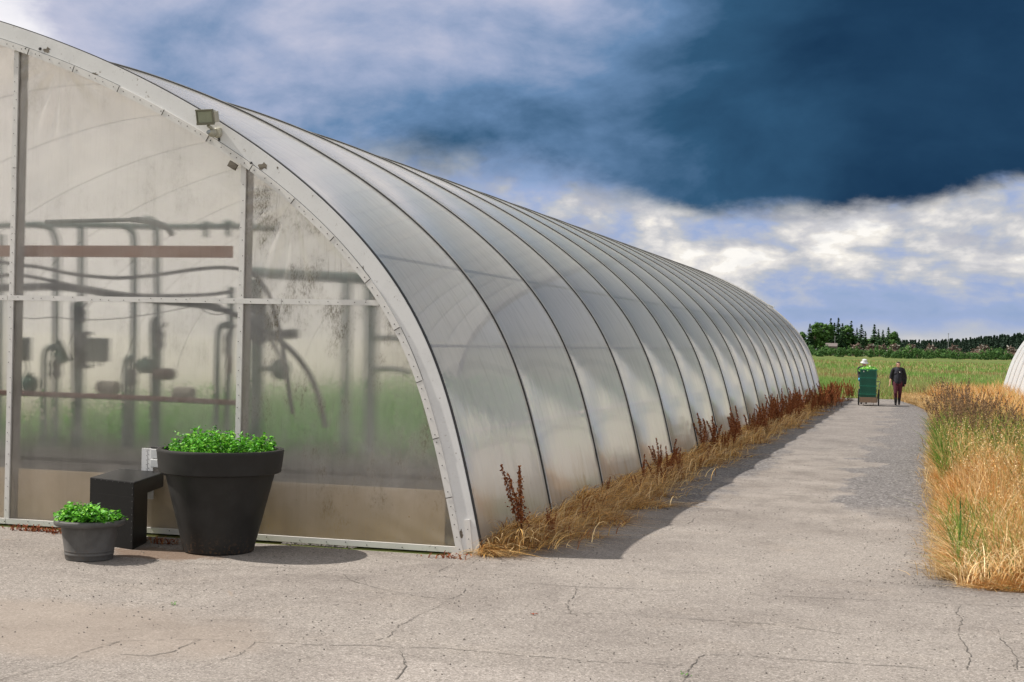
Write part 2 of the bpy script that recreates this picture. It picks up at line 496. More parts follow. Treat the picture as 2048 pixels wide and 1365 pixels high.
def build_wall_film(name, stain=0.5, see=.62):
    """cloudy sheet one can see through close up and less and less further behind"""
    m, T, out = material(name)
    v = T.geo()
    sx = T.n('ShaderNodeSeparateXYZ')
    T.put(sx.inputs[0], v)
    Z = sx.outputs[2]
    streak = T.noise(T.mapping(v, (6, 1, .45)), 3.2, 6, .7)
    cloud = T.noise(T.mapping(v, (1, 1, 1)), 1.5, 6, .62, .5)
    mould = T.noise(T.mapping(v, (1.3, 1, .8)), 2.3, 8, .72)
    fleck = T.noise(T.mapping(v, (1.6, 1, .7)), 42, 4, .6)
    col = T.mix(T.step(streak, .45, .8), (.76, .725, .69), (.60, .565, .52))
    dirt = T.m('MULTIPLY', T.step(mould, .46, .66), T.step(fleck, .34, .66, .25, 1.0))
    spots = T.step(T.noise(v, 26, 3, .5), .70, .75)
    specks = T.m('MAXIMUM', T.m('MULTIPLY', dirt, stain), T.m('MULTIPLY', spots, T.step(Z, 1.1, .2, 0, stain + .2)))
    drip = T.m('MULTIPLY', T.step(T.noise(T.mapping(v, (14, 1, .7)), 3.0, 4, .6), .52, .72), T.step(T.noise(T.mapping(v, (1, 1, 1), (5, 0, 2)), 1.8, 3, .5), .48, .62))
    specks = T.m('MAXIMUM', specks, T.m('MULTIPLY', drip, stain * .55))
    col = T.mix(specks, col, (.20, .165, .115))
    col = T.mix(T.m('MULTIPLY', T.step(T.m('ADD', Z, T.m('MULTIPLY', cloud, .8)), 1.15, .35), stain), col, (.52, .43, .275))
    nm = film_bump(T, v, .10)
    df = T.n('ShaderNodeBsdfDiffuse')
    T.put(df.inputs[0], col)
    T.put(df.inputs['Normal'], nm)
    tl = T.n('ShaderNodeBsdfTranslucent')
    T.put(tl.inputs[0], col)
    a = T.n('ShaderNodeMixShader')
    a.inputs[0].default_value = .5
    T.put(a.inputs[1], df.outputs[0])
    T.put(a.inputs[2], tl.outputs[0])
    rf = T.n('ShaderNodeBsdfRefraction')
    rf.inputs[0].default_value = (.90, .87, .855, 1)
    rf.inputs['Roughness'].default_value = .46
    rf.inputs['IOR'].default_value = 1.09
    tp = T.n('ShaderNodeBsdfTransparent')
    tp.inputs[0].default_value = (.90, .87, .855, 1)
    rt = T.n('ShaderNodeMixShader')
    rt.inputs[0].default_value = .26
    T.put(rt.inputs[1], rf.outputs[0])
    T.put(rt.inputs[2], tp.outputs[0])
    b = T.n('ShaderNodeMixShader')
    snug = T.step(Z, .95, .62)
    T.put(rt.inputs[0], T.m('ADD', .26, T.m('MULTIPLY', snug, .34)))
    haz = T.m('SUBTRACT', T.m('ADD', T.m('MULTIPLY', T.step(Z, 2.0, 1.3), .09), T.step(cloud, .25, .75, see + .10, see - .14)), T.m('MULTIPLY', specks, .6), clamp=True)
    T.put(b.inputs[0], haz)
    T.put(b.inputs[1], a.outputs[0])
    T.put(b.inputs[2], rt.outputs[0])
    gl = T.n('ShaderNodeBsdfGlossy')
    gl.inputs['Roughness'].default_value = .10
    T.put(gl.inputs['Normal'], nm)
    c = T.n('ShaderNodeMixShader')
    T.put(c.inputs[0], graze(T, nm, .035, .6))
    T.put(c.inputs[1], b.outputs[0])
    T.put(c.inputs[2], gl.outputs[0])
    T.put(out.inputs[0], c.outputs[0])
    return m


def build_paint(name, base=(.70, .695, .69), chip=.60, grey=(.30, .27, .235)):
    """weathered white paint on boards: dirt, hairline chips"""
    m, T, out = material(name)
    v = T.geo()
    d = T.noise(v, 3.0, 6, .65)
    f = T.noise(T.mapping(v, (1, 1, 1)), 26, 6, .75)
    k = T.noise(v, 9, 5, .7, .3)
    col = T.mix(T.step(d, .42, .72, 0, .5), base, tuple(q * .80 for q in base))
    g = T.noise(T.mapping(v, (1, 1, 1)), 60, 3, .6)
    col = T.mix(T.step(g, .6, .75, 0, .35), col, (.48, .44, .39))
    chips = T.m('MULTIPLY', T.step(f, chip, chip + .03), T.step(k, .52, .60))
    col = T.mix(chips, col, grey)
    pbr(T, out, col, .62, T.bump(T.m('SUBTRACT', T.m('MULTIPLY', g, .3), chips), .3, .004), 0, .3)
    return m


def build_wood(name, a, b, rough=.75, axis=0):
    m, T, out = material(name)
    sc = [9, 9, 9]
    sc[axis] = .5
    v = T.mapping(T.geo(), tuple(sc))
    f = T.noise(v, 4, 6, .65, .5)
    col = T.ramp(f, [(.3, a), (.7, b)], 'LINEAR')
    pbr(T, out, col, rough, T.bump(f, .2, .004), 0, .25)
    return m


Y0, BAY = 13.59, 2.83          # end wall and bay length, also used by the film
M['asphalt'] = build_asphalt()
M['ground'] = build_ground()
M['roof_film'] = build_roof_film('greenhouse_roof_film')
M['white_film'] = build_roof_film('white_roof_film', .0, (.90, .89, .87), .3, .2)
M['white_rib'] = plain('pale_rib', (.50, .50, .50), .7, .1, 4)
M['wall_film'] = build_wall_film('end_wall_film', .30, .68)
M['stained_film'] = build_wall_film('stained_end_wall_film', .9, .62)
M['paint'] = build_paint('weathered_white_paint')
M['batten_paint'] = build_paint('weathered_batten_paint', (.69, .67, .645), .60)
M['post_wood'] = build_wood('post_wood', (.42, .39, .35), (.58, .545, .49), axis=2)
M['grey_wood'] = build_wood('bare_grey_wood', (.085, .07, .055), (.24, .21, .17))
M['rib'] = plain('rib_batten', (.46, .455, .44), .6, .25, 6)
M['dark_strip'] = plain('near_black', (.035, .034, .033), .7, .3, 10)
M['hole'] = plain('nail_holes', (.045, .04, .036), .8, .3, 50)
M['board'] = plain('knee_board', (.86, .73, .53), .85, .16, 3.0, bump=.15)
M['soil'] = plain('greenhouse_soil', (.026, .025, .025), .95, .3, 2.0, bump=.4, bscale=20)
M['pipe'] = plain('grey_green_pipe', (.16, .27, .245), .5, .2, 5)
M['pipe_pale'] = plain('pale_pipe', (.42, .50, .48), .3, .15, 5)
M['hose'] = plain('black_hose', (.030, .040, .045), .45, .3, 8)
M['pump'] = plain('green_pump_paint', (.018, .15, .115), .5, .25, 10)
M['pump_dark'] = plain('dark_pump_iron', (.03, .05, .06), .5, .25, 10)
M['cabinet'] = plain('grey_cabinet', (.22, .27, .25), .5, .12, 5)
M['motor'] = plain('red_brown_motor', (.10, .045, .04), .5, .2, 10)
M['plank'] = build_wood('red_brown_plank', (.60, .29, .165), (.80, .44, .27), axis=0)
M['rail'] = plain('dark_red_rail', (.25, .09, .075), .6, .2, 8)
M['roll'] = plain('pale_insulation', (.48, .46, .40), .8, .15, 6)
def build_planter(name, base, rough, dust):
    m, T, out = material(name)
    v = T.obj()
    sx = T.n('ShaderNodeSeparateXYZ')
    T.put(sx.inputs[0], v)
    Z = sx.outputs[2]
    a = T.noise(v, 4, 6, .65, .3)
    col = T.mix(T.step(a, .35, .7), tuple(q * .85 for q in base), tuple(q * 1.3 for q in base))
    scuff = T.noise(T.mapping(v, (1, 1, 9)), 7, 5, .75)
    col = T.mix(T.step(scuff, .66, .78, 0, .30), col, tuple(min(1, q * 3 + .03) for q in base))
    run = T.noise(T.mapping(v, (9, 9, .8)), 2.5, 5, .7)
    col = T.mix(T.step(run, .60, .75, 0, .22), col, tuple(q * 1.9 + .02 for q in base))
    sp = T.m('MULTIPLY', T.step(T.noise(v, 34, 4, .7), .50, .66), T.step(T.m('ADD', Z, T.m('MULTIPLY', a, .3)), .42, .10))
    col = T.mix(T.m('MULTIPLY', sp, .75), col, dust)
    pbr(T, out, col, T.step(a, .3, .7, rough - .08, rough + .12), T.bump(T.noise(v, 130, 3, .6), .06, .003), 0, .28)
    return m


M['planter'] = build_planter('charcoal_plastic', (.0215, .0205, .0195), .5, (.13, .075, .04))
M['planter_grey'] = build_planter('grey_plastic', (.092, .089, .086), .5, (.12, .085, .06))
M['planter_old'] = plain('charcoal_plastic', (.0205, .0195, .0185), .5, .16, 5, spec=.28, bump=.05, bscale=120)
M['potsoil'] = plain('potting_soil', (.03, .02, .014), .95, .4, 20, bump=.5, bscale=50)
M['vinyl'] = plain('black_vinyl', (.0062, .0060, .0060), .40, .3, 4, spec=.22, bump=.22, bscale=9)
M['stud'] = plain('dull_tacks', (.10, .10, .10), .4, .2, 30, metallic=.6)
M['lamp_case'] = plain('aged_cream_metal', (.44, .42, .34), .5, .15, 12)
M['lamp_dark'] = plain('olive_bezel', (.15, .145, .10), .5, .15, 15)
M['lamp_glass'] = plain('dusty_lamp_glass', (.25, .27, .19), .12, .12, 10, spec=.6)
M['sensor'] = plain('sensor_lens', (.33, .36, .38), .12, .2, 15, spec=.7)
M['white_plastic'] = plain('white_plastic', (.62, .62, .61), .45, .08, 15)
M['crate'] = plain('green_crate_plastic', (.004, .095, .058), .5, .2, 8)
M['crate_rim'] = plain('green_crate_rim', (.010, .16, .10), .45, .2, 8)
M['dark_steel'] = plain('dark_steel', (.05, .05, .05), .5, .2, 20)
M['cart_wood'] = plain('cart_tray_wood', (.20, .135, .09), .7, .2, 7, stretch=(1, 1, 6))
M['rubber'] = plain('tyre_rubber', (.022, .022, .022), .8, .25, 20)
M['steel'] = plain('dull_steel', (.30, .30, .30), .4, .15, 20, metallic=.7)
M['skin'] = plain('skin', (.50, .27, .19), .5, .1, 25)
M['hair'] = plain('dark_brown_hair', (.045, .024, .018), .55, .35, 60)
M['black_cloth'] = plain('black_cloth', (.0125, .0125, .015), .9, .3, 12, bump=.3, bscale=40)
M['tee'] = plain('black_jersey', (.016, .017, .026), .9, .25, 12)
M['maroon'] = plain('maroon_trousers', (.075, .012, .024), .85, .4, 22, bump=.2)
M['boot'] = plain('dark_boot', (.018, .015, .015), .6, .25, 14)
M['hat'] = plain('grey_white_hat', (.50, .52, .53), .85, .45, 16)
M['glove'] = plain('blue_glove', (.02, .22, .42), .6, .15, 14)
M['tan_cloth'] = plain('tan_trousers', (.34, .20, .11), .9, .2, 12)
M['shed'] = plain('grey_shed_boards', (.15, .125, .12), .8, .2, 2)
M['bark'] = plain('tree_bark', (.075, .052, .040), .9, .3, 4)
M['debris'] = plain('bleached_timber', (.15, .11, .085), .9, .55, .6)
M['paper'] = plain('white_scrap', (.72, .70, .67), .8, .1, 30)
M['red_leaf'] = plain('dry_red_leaf', (.30, .07, .035), .7, .2, 40)
M['gravel'] = plain('dark_gravel', (.15, .135, .12), .9, .65, 3)
M['crack'] = plain('crack_fill', (.105, .093, .081), .95, .3, 30, bump=.4)
M['verge'] = plain('straw_soil', (.17, .105, .05), .95, .4, 6, bump=.5, bscale=30)
M['grass'] = blade_mat('dry_and_green_grass', .30, .6)
M['straw'] = blade_mat('golden_straw', .45, .6)
M['leaf'] = blade_mat('herb_leaves', .26, .45)
M['needle'] = blade_mat('tree_leaves', .2, .7)
M['rust_seed'] = blade_mat('rust_seed_heads', .2, .8)


# ------------------------------------------------------------------ object helpers
def tag(o, label=None, cat=None, group=None, kind=None):
    if label:
        o['label'] = label
    if cat:
        o['category'] = cat
    if group:
        o['group'] = group
    if kind:
        o['kind'] = kind
    return o


def empty(name, loc=(0, 0, 0), rz=0.0):
    o = bpy.data.objects.new(name, None)
    o.location = [float(q) for q in loc]
    o.rotation_euler = (0, 0, rz)
    o.empty_display_size = .1
    COL.objects.link(o)
    return o


def copy_tree(o, parent=None):
    c = o.copy()
    COL.objects.link(c)
    if parent:
        c.parent = parent
    for ch in o.children:
        copy_tree(ch, c)
    return c


class MB:
    """collects shapes, links them as one mesh"""

    def __init__(self):
        self.v, self.f, self.mi, self.sm = [], [], [], []

    def add(self, verts, faces, mi=0, smooth=False):
        o = len(self.v)
        self.v += [tuple(float(q) for q in p) for p in verts]
        for f in faces:
            self.f.append(tuple(i + o for i in f))
            self.mi.append(mi)
            self.sm.append(smooth)
        return self

    def box(self, c, s, mi=0, rot=None):
        x, y, z = (q / 2 for q in s)
        vs = [Vector((a * x, b * y, d * z)) for d in (-1, 1) for b in (-1, 1) for a in (-1, 1)]
        if rot is not None:
            vs = [rot @ q for q in vs]
        c = Vector([float(q) for q in c])
        return self.add([q + c for q in vs], [(0, 2, 3, 1), (4, 5, 7, 6), (0, 1, 5, 4), (2, 6, 7, 3), (0, 4, 6, 2), (1, 3, 7, 5)], mi)

    def bar(self, a, b, w, h, mi=0, upv=(0, 0, 1)):
        a, b = Vector([float(q) for q in a]), Vector([float(q) for q in b])
        d = (b - a)
        L = d.length
        d.normalize()
        u = Vector(upv)
        s = d.cross(u)
        if s.length < 1e-5:
            s = d.cross(Vector((1, 0, 0)))
        s.normalize()
        u = s.cross(d)
        rot = Matrix((s, d, u)).transposed()
        return self.box((a + b) / 2, (w, L, h), mi, rot)

    def tube(self, pts, r, n=8, mi=0, caps=True, flat=1.0):
        P = [Vector([float(q) for q in p]) for p in pts]
        rs = r if isinstance(r, (list, tuple)) else [r] * len(P)
        vs, fs = [], []
        ref = None
        for i, p in enumerate(P):
            d = (P[min(i + 1, len(P) - 1)] - P[max(i - 1, 0)])
            d.normalize()
            if ref is None:
                ref = Vector((0, 0, 1)) if abs(d.z) < .9 else Vector((1, 0, 0))
            s = d.cross(ref)
            s.normalize()
            ref = s.cross(d)
            for k in range(n):
                t = 2 * math.pi * k / n
                vs.append(p + s * math.cos(t) * rs[i] + ref * math.sin(t) * rs[i] * flat)
        for i in range(len(P) - 1):
            for k in range(n):
                a, b = i * n + k, i * n + (k + 1) % n
                fs.append((a, b, b + n, a + n))
        if caps:
            fs.append(tuple(range(n - 1, -1, -1)))
            fs.append(tuple(range((len(P) - 1) * n, len(P) * n)))
        return self.add(vs, fs, mi, True)

    def ball(self, c, r, mi=0, n=10, m=7, rot=None):
        r = r if isinstance(r, (list, tuple)) else (r, r, r)
        vs, fs = [], []
        for j in range(m + 1):
            ph = math.pi * j / m
            for i in range(n):
                t = 2 * math.pi * i / n
                q = Vector((r[0] * math.sin(ph) * math.cos(t), r[1] * math.sin(ph) * math.sin(t), r[2] * math.cos(ph)))
                if rot is not None:
                    q = rot @ q
                vs.append(q + Vector([float(k) for k in c]))
        for j in range(m):
            for i in range(n):
                a, b = j * n + i, j * n + (i + 1) % n
                fs.append((a, a + n, b + n, b))
        return self.add(vs, fs, mi, True)

    def lathe(self, prof, n=48, c=(0, 0, 0), mi=0):
        vs, fs = [], []
        for r, z in prof:
            for k in range(n):
                t = 2 * math.pi * k / n
                vs.append((c[0] + r * math.cos(t), c[1] + r * math.sin(t), c[2] + z))
        for i in range(len(prof) - 1):
            for k in range(n):
                a, b = i * n + k, i * n + (k + 1) % n
                fs.append((a, b, b + n, a + n))
        fs.append(tuple(range(n - 1, -1, -1)))
        return self.add(vs, fs, mi, True)

    def build(self, name, mat, parent=None, sharp=35, bevel=0.0, local=None):
        me = bpy.data.meshes.new(name)
        vs = self.v
        if local is not None:
            vs = [(a - local[0], b - local[1], c - local[2]) for a, b, c in vs]
        me.from_pydata(vs, [], self.f)
        for q in (mat if isinstance(mat, (list, tuple)) else [mat]):
            me.materials.append(q)
        me.polygons.foreach_set('material_index', self.mi)
        me.polygons.foreach_set('use_smooth', self.sm)
        me.update()
        if any(self.sm):
            me.set_sharp_from_angle(angle=R(sharp))
        o = bpy.data.objects.new(name, me)
        COL.objects.link(o)
        if parent is not None:
            o.parent = parent
        if local is not None and parent is None:
            o.location = [float(q) for q in local]
        if bevel:
            b = o.modifiers.new('edge', 'BEVEL')
            b.width = bevel
            b.segments = 2
            b.limit_method = 'ANGLE'
        return o


def np_mesh(name, verts, tris, mat, tint=None, parent=None, smooth=False):
    """big meshes of triangles from arrays"""
    me = bpy.data.meshes.new(name)
    nv, nf = len(verts), len(tris)
    me.vertices.add(nv)
    me.vertices.foreach_set('co', np.asarray(verts, np.float32).ravel())
    me.loops.add(nf * 3)
    me.loops.foreach_set('vertex_index', np.asarray(tris, np.int32).ravel())
    me.polygons.add(nf)
    me.polygons.foreach_set('loop_start', np.arange(0, nf * 3, 3, dtype=np.int32))
    me.polygons.foreach_set('use_smooth', np.full(nf, smooth))
    if tint is not None:
        at = me.attributes.new('tint', 'FLOAT_COLOR', 'POINT')
        c = np.ones((nv, 4), np.float32)
        c[:, :3] = tint
        at.data.foreach_set('color', c.ravel())
    me.materials.append(mat)
    me.update()
    me.validate()
    o = bpy.data.objects.new(name, me)
    COL.objects.link(o)
    if parent is not None:
        o.parent = parent
    return o


def blades(base, height, lean, width, tint, seg=4, curl=1.6, tip=None):
    """curved tapering grass blades: base (N,3), height (N,), lean (N,2) sideways reach at the tip"""
    N = len(base)
    t = np.linspace(0, 1, seg + 1)
    ang = RNG.uniform(0, 2 * np.pi, N)
    side = np.stack([np.cos(ang), np.sin(ang), np.zeros(N)], 1) * width[:, None] / 2
    V = np.zeros((N, seg * 2 + 1, 3), np.float32)
    for i in range(seg + 1):
        reach = t[i] ** curl
        drop = 1.0 if tip is None else 1 - tip * t[i] ** 2
        c = base.copy()
        c[:, 0] += lean[:, 0] * reach
        c[:, 1] += lean[:, 1] * reach
        c[:, 2] += height * t[i] * drop
        if i < seg:
            w = 1 - .6 * t[i]
            V[:, 2 * i] = c - side * w
            V[:, 2 * i + 1] = c + side * w
        else:
            V[:, 2 * seg] = c
    tr = []
    for i in range(seg - 1):
        a = 2 * i
        tr += [(a, a + 1, a + 3), (a, a + 3, a + 2)]
    a = 2 * (seg - 1)
    tr.append((a, a + 1, a + 2))
    tr = np.array(tr)
    n = seg * 2 + 1
    Tt = (np.arange(N)[:, None, None] * n + tr[None]).reshape(-1, 3)
    C = np.repeat(tint[:, None], n, 1)
    return V.reshape(-1, 3), Tt, C.reshape(-1, 3)


def pick(pal, w, N, var=.18):
    pal = np.array(pal, float)
    w = np.array(w, float)
    c = pal[RNG.choice(len(pal), N, p=w / w.sum())]
    return c * (1 + RNG.normal(0, var, (N, 1))).clip(.5, 1.6)


def merge(parts):
    vs, ts, cs, o = [], [], [], 0
    for v, t, c in parts:
        vs.append(v)
        ts.append(t + o)
        cs.append(c)
        o += len(v)
    return np.concatenate(vs), np.concatenate(ts), np.concatenate(cs)


def leaves(pos, nrm, size, tint, aspect=.55):
    """small pointed leaves, four triangles each with a fold along the midrib"""
    N = len(pos)
    nrm = nrm / np.linalg.norm(nrm, axis=1, keepdims=True)
    r = RNG.normal(size=(N, 3))
    d = np.cross(nrm, r)
    d /= np.linalg.norm(d, axis=1, keepdims=True)
    s = np.cross(nrm, d)
    L = size[:, None]
    P = np.stack([pos - d * L * .5, pos + s * L * aspect * .5 + nrm * L * .10 - d * L * .05, pos + d * L * .5 - nrm * L * .08,
                  pos - s * L * aspect * .5 + nrm * L * .10 - d * L * .05, pos], 1)
    tr = np.array([(0, 1, 4), (1, 2, 4), (2, 3, 4), (3, 0, 4)])
    Tt = (np.arange(N)[:, None, None] * 5 + tr[None]).reshape(-1, 3)
    return P.reshape(-1, 3), Tt, np.repeat(tint[:, None], 5, 1).reshape(-1, 3)


# ------------------------------------------------------------------ ground
Y0 = 13.59            # front of the end wall
XB = -4.20            # foot of the long side
BAY, NB = 2.83, 17
YE = Y0 + BAY * NB    # far end


def sheet(name, poly, z, mat, sub=None):
    b = MB()
    b.add([(x, y, z) for x, y in poly], [tuple(range(len(poly)))])
    o = b.build(name, mat)
    return tag(o, kind='structure')


sheet('ground', [(-6000, -300), (6000, -300), (6000, 9000), (-6000, 9000)], -.03, M['ground'])
# path edge along the tall grass, from its ground points
edge_px = [(1893, 1100), (1884, 1040), (1874, 985), (1868, 940), (1872, 900), (1874, 865), (1872, 835), (1862, 812), (1840, 801)]
EDGE = [on_z(*p)[:2] for p in edge_px]
EDGE = [np.array([.30, 13.35])] + EDGE
PATH_END = float(EDGE[-1][1])
sheet('forecourt', [(-40, -8), (30, -8), (30, 13.35), (-40, 13.35)], 0.0, M['asphalt'])
sheet('path', [(XB - .3, 13.354)] + [(float(e[0]) + .25, float(e[1]) if i else 13.354) for i, e in enumerate(EDGE)] + [(XB - 6, PATH_END)] + [(XB - 6, YE + .3), (XB - .3, YE + .3)], 0.0, M['asphalt'])
sheet('verge', [(.25, 13.40), (30, 13.40), (30, PATH_END + 3), (-.4, PATH_END + 3)], -.006, M['verge'])


def edge_x(y):
    ys = [float(e[1]) for e in EDGE]
    xs = [float(e[0]) for e in EDGE]
    return np.interp(y, ys, xs)


def cracks():
    lines = [
        [(0, 1107), (300, 1122), (690, 1142), (860, 1153), (950, 1158), (1024, 1163), (1150, 1174), (1350, 1183), (1530, 1192), (1750, 1201), (1900, 1208), (2048, 1214)],
        [(685, 1148), (700, 1160), (760, 1180), (830, 1193), (890, 1199), (905, 1198), (925, 1182), (950, 1168)],
        [(905, 1200), (850, 1225), (800, 1250), (770, 1275), (750, 1282)],
        [(200, 1290), (250, 1283), (330, 1281), (420, 1281), (520, 1285), (640, 1291), (750, 1294), (900, 1300), (1024, 1312), (1170, 1322), (1270, 1326), (1375, 1332)],
        [(0, 1361), (100, 1335), (160, 1308), (240, 1284)],
        [(400, 1280), (340, 1305), (300, 1313), (240, 1310)],
        [(510, 1285), (480, 1308), (440, 1322)],
        [(1370, 1365), (1382, 1335), (1400, 1310), (1480, 1313), (1600, 1323), (1720, 1330), (1850, 1338), (2048, 1345)],
        [(1080, 1228), (1250, 1230), (1350, 1237), (1450, 1243), (1600, 1256), (1680, 1268)],
        [(1918, 1210), (1922, 1260), (1925, 1300), (1935, 1340)],
        [(1990, 1255), (2010, 1300), (2035, 1340)],
        [(905, 1127), (880, 1145), (850, 1152)],
        [(1340, 1060), (1375, 1050), (1390, 1035)],
        [(800, 1302), (815, 1335), (790, 1360)],
        [(1150, 1174), (1135, 1210), (1140, 1228)],
    ]
    vs, fs = [], []
    for ln in lines:
        P = [on_z(*p)[:2] for p in ln]
        pts = []
        for a, b in zip(P[:-1], P[1:]):
            k = max(2, int(np.linalg.norm(b - a) / .035))
            for i in range(k):
                pts.append(a + (b - a) * i / k)
        pts.append(P[-1])
        pts = np.array(pts)
        jit = np.cumsum(RNG.normal(0, .006, pts.shape), 0)
        jit -= np.linspace(0, 1, len(pts))[:, None] * jit[-1]
        pts = pts + jit
        w = .0014 + .0032 * np.abs(np.sin(np.cumsum(RNG.normal(0, .25, len(pts)))))
        o = len(vs)
        tan = np.gradient(pts, axis=0)
        tan /= np.linalg.norm(tan, axis=1, keepdims=True) + 1e-9
        nn = np.stack([-tan[:, 1], tan[:, 0]], 1)
        for p, q, ww in zip(pts, nn, w):
            vs += [(p[0] - q[0] * ww, p[1] - q[1] * ww, .004), (p[0] + q[0] * ww, p[1] + q[1] * ww, .004)]
        for i in range(len(pts) - 1):
            if RNG.random() < .16:
                continue
            a = o + 2 * i
            fs.append((a, a + 1, a + 3, a + 2))
    b = MB()
    b.add(vs, fs)
    tag(b.build('asphalt_cracks', M['crack']), 'thin dark cracks running across the grey asphalt', 'cracks', kind='stuff')


cracks()


def gravel():
    vs, ts = [], []
    oct_v = np.array([(1, 0, 0), (-1, 0, 0), (0, 1, 0), (0, -1, 0), (0, 0, 1), (0, 0, -1)], float)
    oct_f = np.array([(0, 2, 4), (2, 1, 4), (1, 3, 4), (3, 0, 4), (2, 0, 5), (1, 2, 5), (3, 1, 5), (0, 3, 5)])
    P = []
    for _ in range(1500):
        P.append((RNG.uniform(-9, 4), RNG.uniform(8.5, 13.4), RNG.uniform(.004, .010)))
    for _ in range(900):
        y = 13.4 + 30 * RNG.random() ** 2
        P.append((edge_x(y) - abs(RNG.normal(0, .35)), y, RNG.uniform(.004, .011)))
    for _ in range(500):
        P.append((RNG.uniform(-4, 0), 13.4 + 16 * RNG.random(), RNG.uniform(.005, .012)))
    for _ in range(250):
        P.append((on_z(RNG.uniform(520, 700), 1100)[0], 13.5 - abs(RNG.normal(0, .06)), RNG.uniform(.006, .014)))
    for i, (x, y, r) in enumerate(P):
        q = oct_v * r * RNG.uniform(.6, 1.3, (6, 3)) * (1, 1, .7)
        vs.append(q + (x, y, r * .3))
        ts.append(oct_f + 6 * i)
    tag(np_mesh('gravel', np.concatenate(vs), np.concatenate(ts), M['gravel']), 'loose dark gravel scattered over the asphalt', 'gravel', kind='stuff')


gravel()

# ------------------------------------------------------------------ greenhouse shell
_pu = np.array([0, .105, .24, .35, .475, .64, .855, 1.12, 1.42, 1.77, 2.30, 2.87, 3.74, 4.39, 5.60, 6.9, 8.2])
_pz = np.array([0, .50, 1.04, 1.44, 1.83, 2.19, 2.56, 2.90, 3.215, 3.53, 3.94, 4.30, 4.765, 5.06, 5.505, 5.83, 5.95])


def smooth_profile(n=90):
    s = np.concatenate([[0], np.cumsum(np.hypot(np.diff(_pu), np.diff(_pz)))])
    u = np.concatenate([_pu, 16.4 - _pu[-2::-1]])
    z = np.concatenate([_pz, _pz[-2::-1]])
    s = np.concatenate([[0], np.cumsum(np.hypot(np.diff(u), np.diff(z)))])
    q = np.linspace(0, s[-1], 400)
    u, z = np.interp(q, s, u), np.interp(q, s, z)
    k = np.exp(-.5 * (np.arange(-24, 25) / 9.0) ** 2)
    k /= k.sum()
    def sm(a):
        e = np.concatenate([2 * a[0] - a[24:0:-1], a, 2 * a[-1] - a[-2:-26:-1]])
        return np.convolve(e, k, 'valid')
    u, z = sm(u), sm(z)
    s = np.concatenate([[0], np.cumsum(np.hypot(np.diff(u), np.diff(z)))])
    q = np.linspace(0, s[-1], n * 2 + 1)
    return np.interp(q, s, u), np.interp(q, s, z)


PU, PZ = smooth_profile()
NP = len(PU)
_t = np.stack([np.gradient(PU), np.gradient(PZ)], 1)
_t /= np.linalg.norm(_t, axis=1, keepdims=True)
PN = np.stack([-_t[:, 1], _t[:, 0]], 1)      # outward normal in (u, z)
SARC = np.concatenate([[0], np.cumsum(np.hypot(np.diff(PU), np.diff(PZ)))])


def prof(off, xb, sign):
    """profile moved outward by off; sign -1: body lies to -X of xb"""
    u, z = PU + PN[:, 0] * off, PZ + PN[:, 1] * off
    return xb + sign * u, np.maximum(z, 0.0)


def arch_strip(mb, off_in, off_out, ya, yb, xb, sign, i0=0, i1=None, mi=0):
    """solid strip that follows the arch between two offsets and two depths"""
    i1 = NP if i1 is None else i1
    xi, zi = prof(off_in, xb, sign)
    xo, zo = prof(off_out, xb, sign)
    vs, fs = [], []
    for i in range(i0, i1):
        vs += [(xi[i], ya, zi[i]), (xo[i], ya, zo[i]), (xo[i], yb, zo[i]), (xi[i], yb, zi[i])]
    n = i1 - i0
    for i in range(n - 1):
        a, b = 4 * i, 4 * i + 4
        for k in range(4):
            fs.append((a + k, a + (k + 1) % 4, b + (k + 1) % 4, b + k))
    fs += [(0, 3, 2, 1), (4 * n - 4, 4 * n - 3, 4 * n - 2, 4 * n - 1)]
    mb.add(vs, fs, mi)


def tunnel(xb, sign, ya, bay, nb, film, root, fold=True, rib_mat=None, strip_mat=None):
    # film, sagging a little between the hoops
    NU = 26 if fold else 14
    vs, fs = [], []
    cols = 0
    for b in range(nb):
        for j in range(NU if b < nb - 1 else NU + 1):
            t = j / NU
            y = ya + (b + t) * bay
            y = max(y, ya + .02)
            sag = -.055 * (1 - (2 * t - 1) ** 2) - .012 * math.sin(math.pi * t) ** .5
            for i in range(NP):
                s = SARC[i]
                o = sag
                if fold and b < 3 and s < 4:
                    # diagonal creases pulled from the hoops near the ground
                    for (bb, tc, sc, ln, amp, wl, tilt) in ((0, .50, 1.35, .55, .016, .24, .80), (1, .60, .50, .42, .014, .22, .9), (2, .40, .55, .35, .012, .20, .9)):
                        if bb == b:
                            dt, ds = (t - tc) * bay, s - sc
                            e = math.exp(-(dt / (.55 * bay * .55)) ** 2 - (ds / ln) ** 2)
                            o += amp * e * math.sin(2 * math.pi * (ds * math.cos(tilt) + dt * math.sin(tilt)) / wl)
                u, z = PU[i] + PN[i, 0] * o, PZ[i] + PN[i, 1] * o
                vs.append((xb + sign * u, y, max(z, 0)))
            cols += 1
    for c in range(cols - 1):
        for i in range(NP - 1):
            a = c * NP + i
            fs.append((a, a + 1, a + NP + 1, a + NP))
    m = MB()
    m.add(vs, fs, 0, True)
    m.build('roof_film', film, root, 60)
    for b in range(1, nb):
        y = ya + b * bay
        m = MB()
        arch_strip(m, -.01, .020, y - .006, y + .022, xb, sign)
        rb = m.build('rib', rib_mat or M['rib'], root)
        m = MB()
        arch_strip(m, -.012, .014, y - .018, y - .007, xb, sign)
        m.build('dark_strip', strip_mat or M['dark_strip'], rb)  # where dark, this strip paints in the shade on the rib's near face


GH = empty('greenhouse', (0, 0, 0))
tag(GH, 'long film covered tunnel greenhouse with white framed end wall beside the asphalt path', 'greenhouse')
tunnel(XB, -1, Y0, BAY, NB, M['roof_film'], GH)


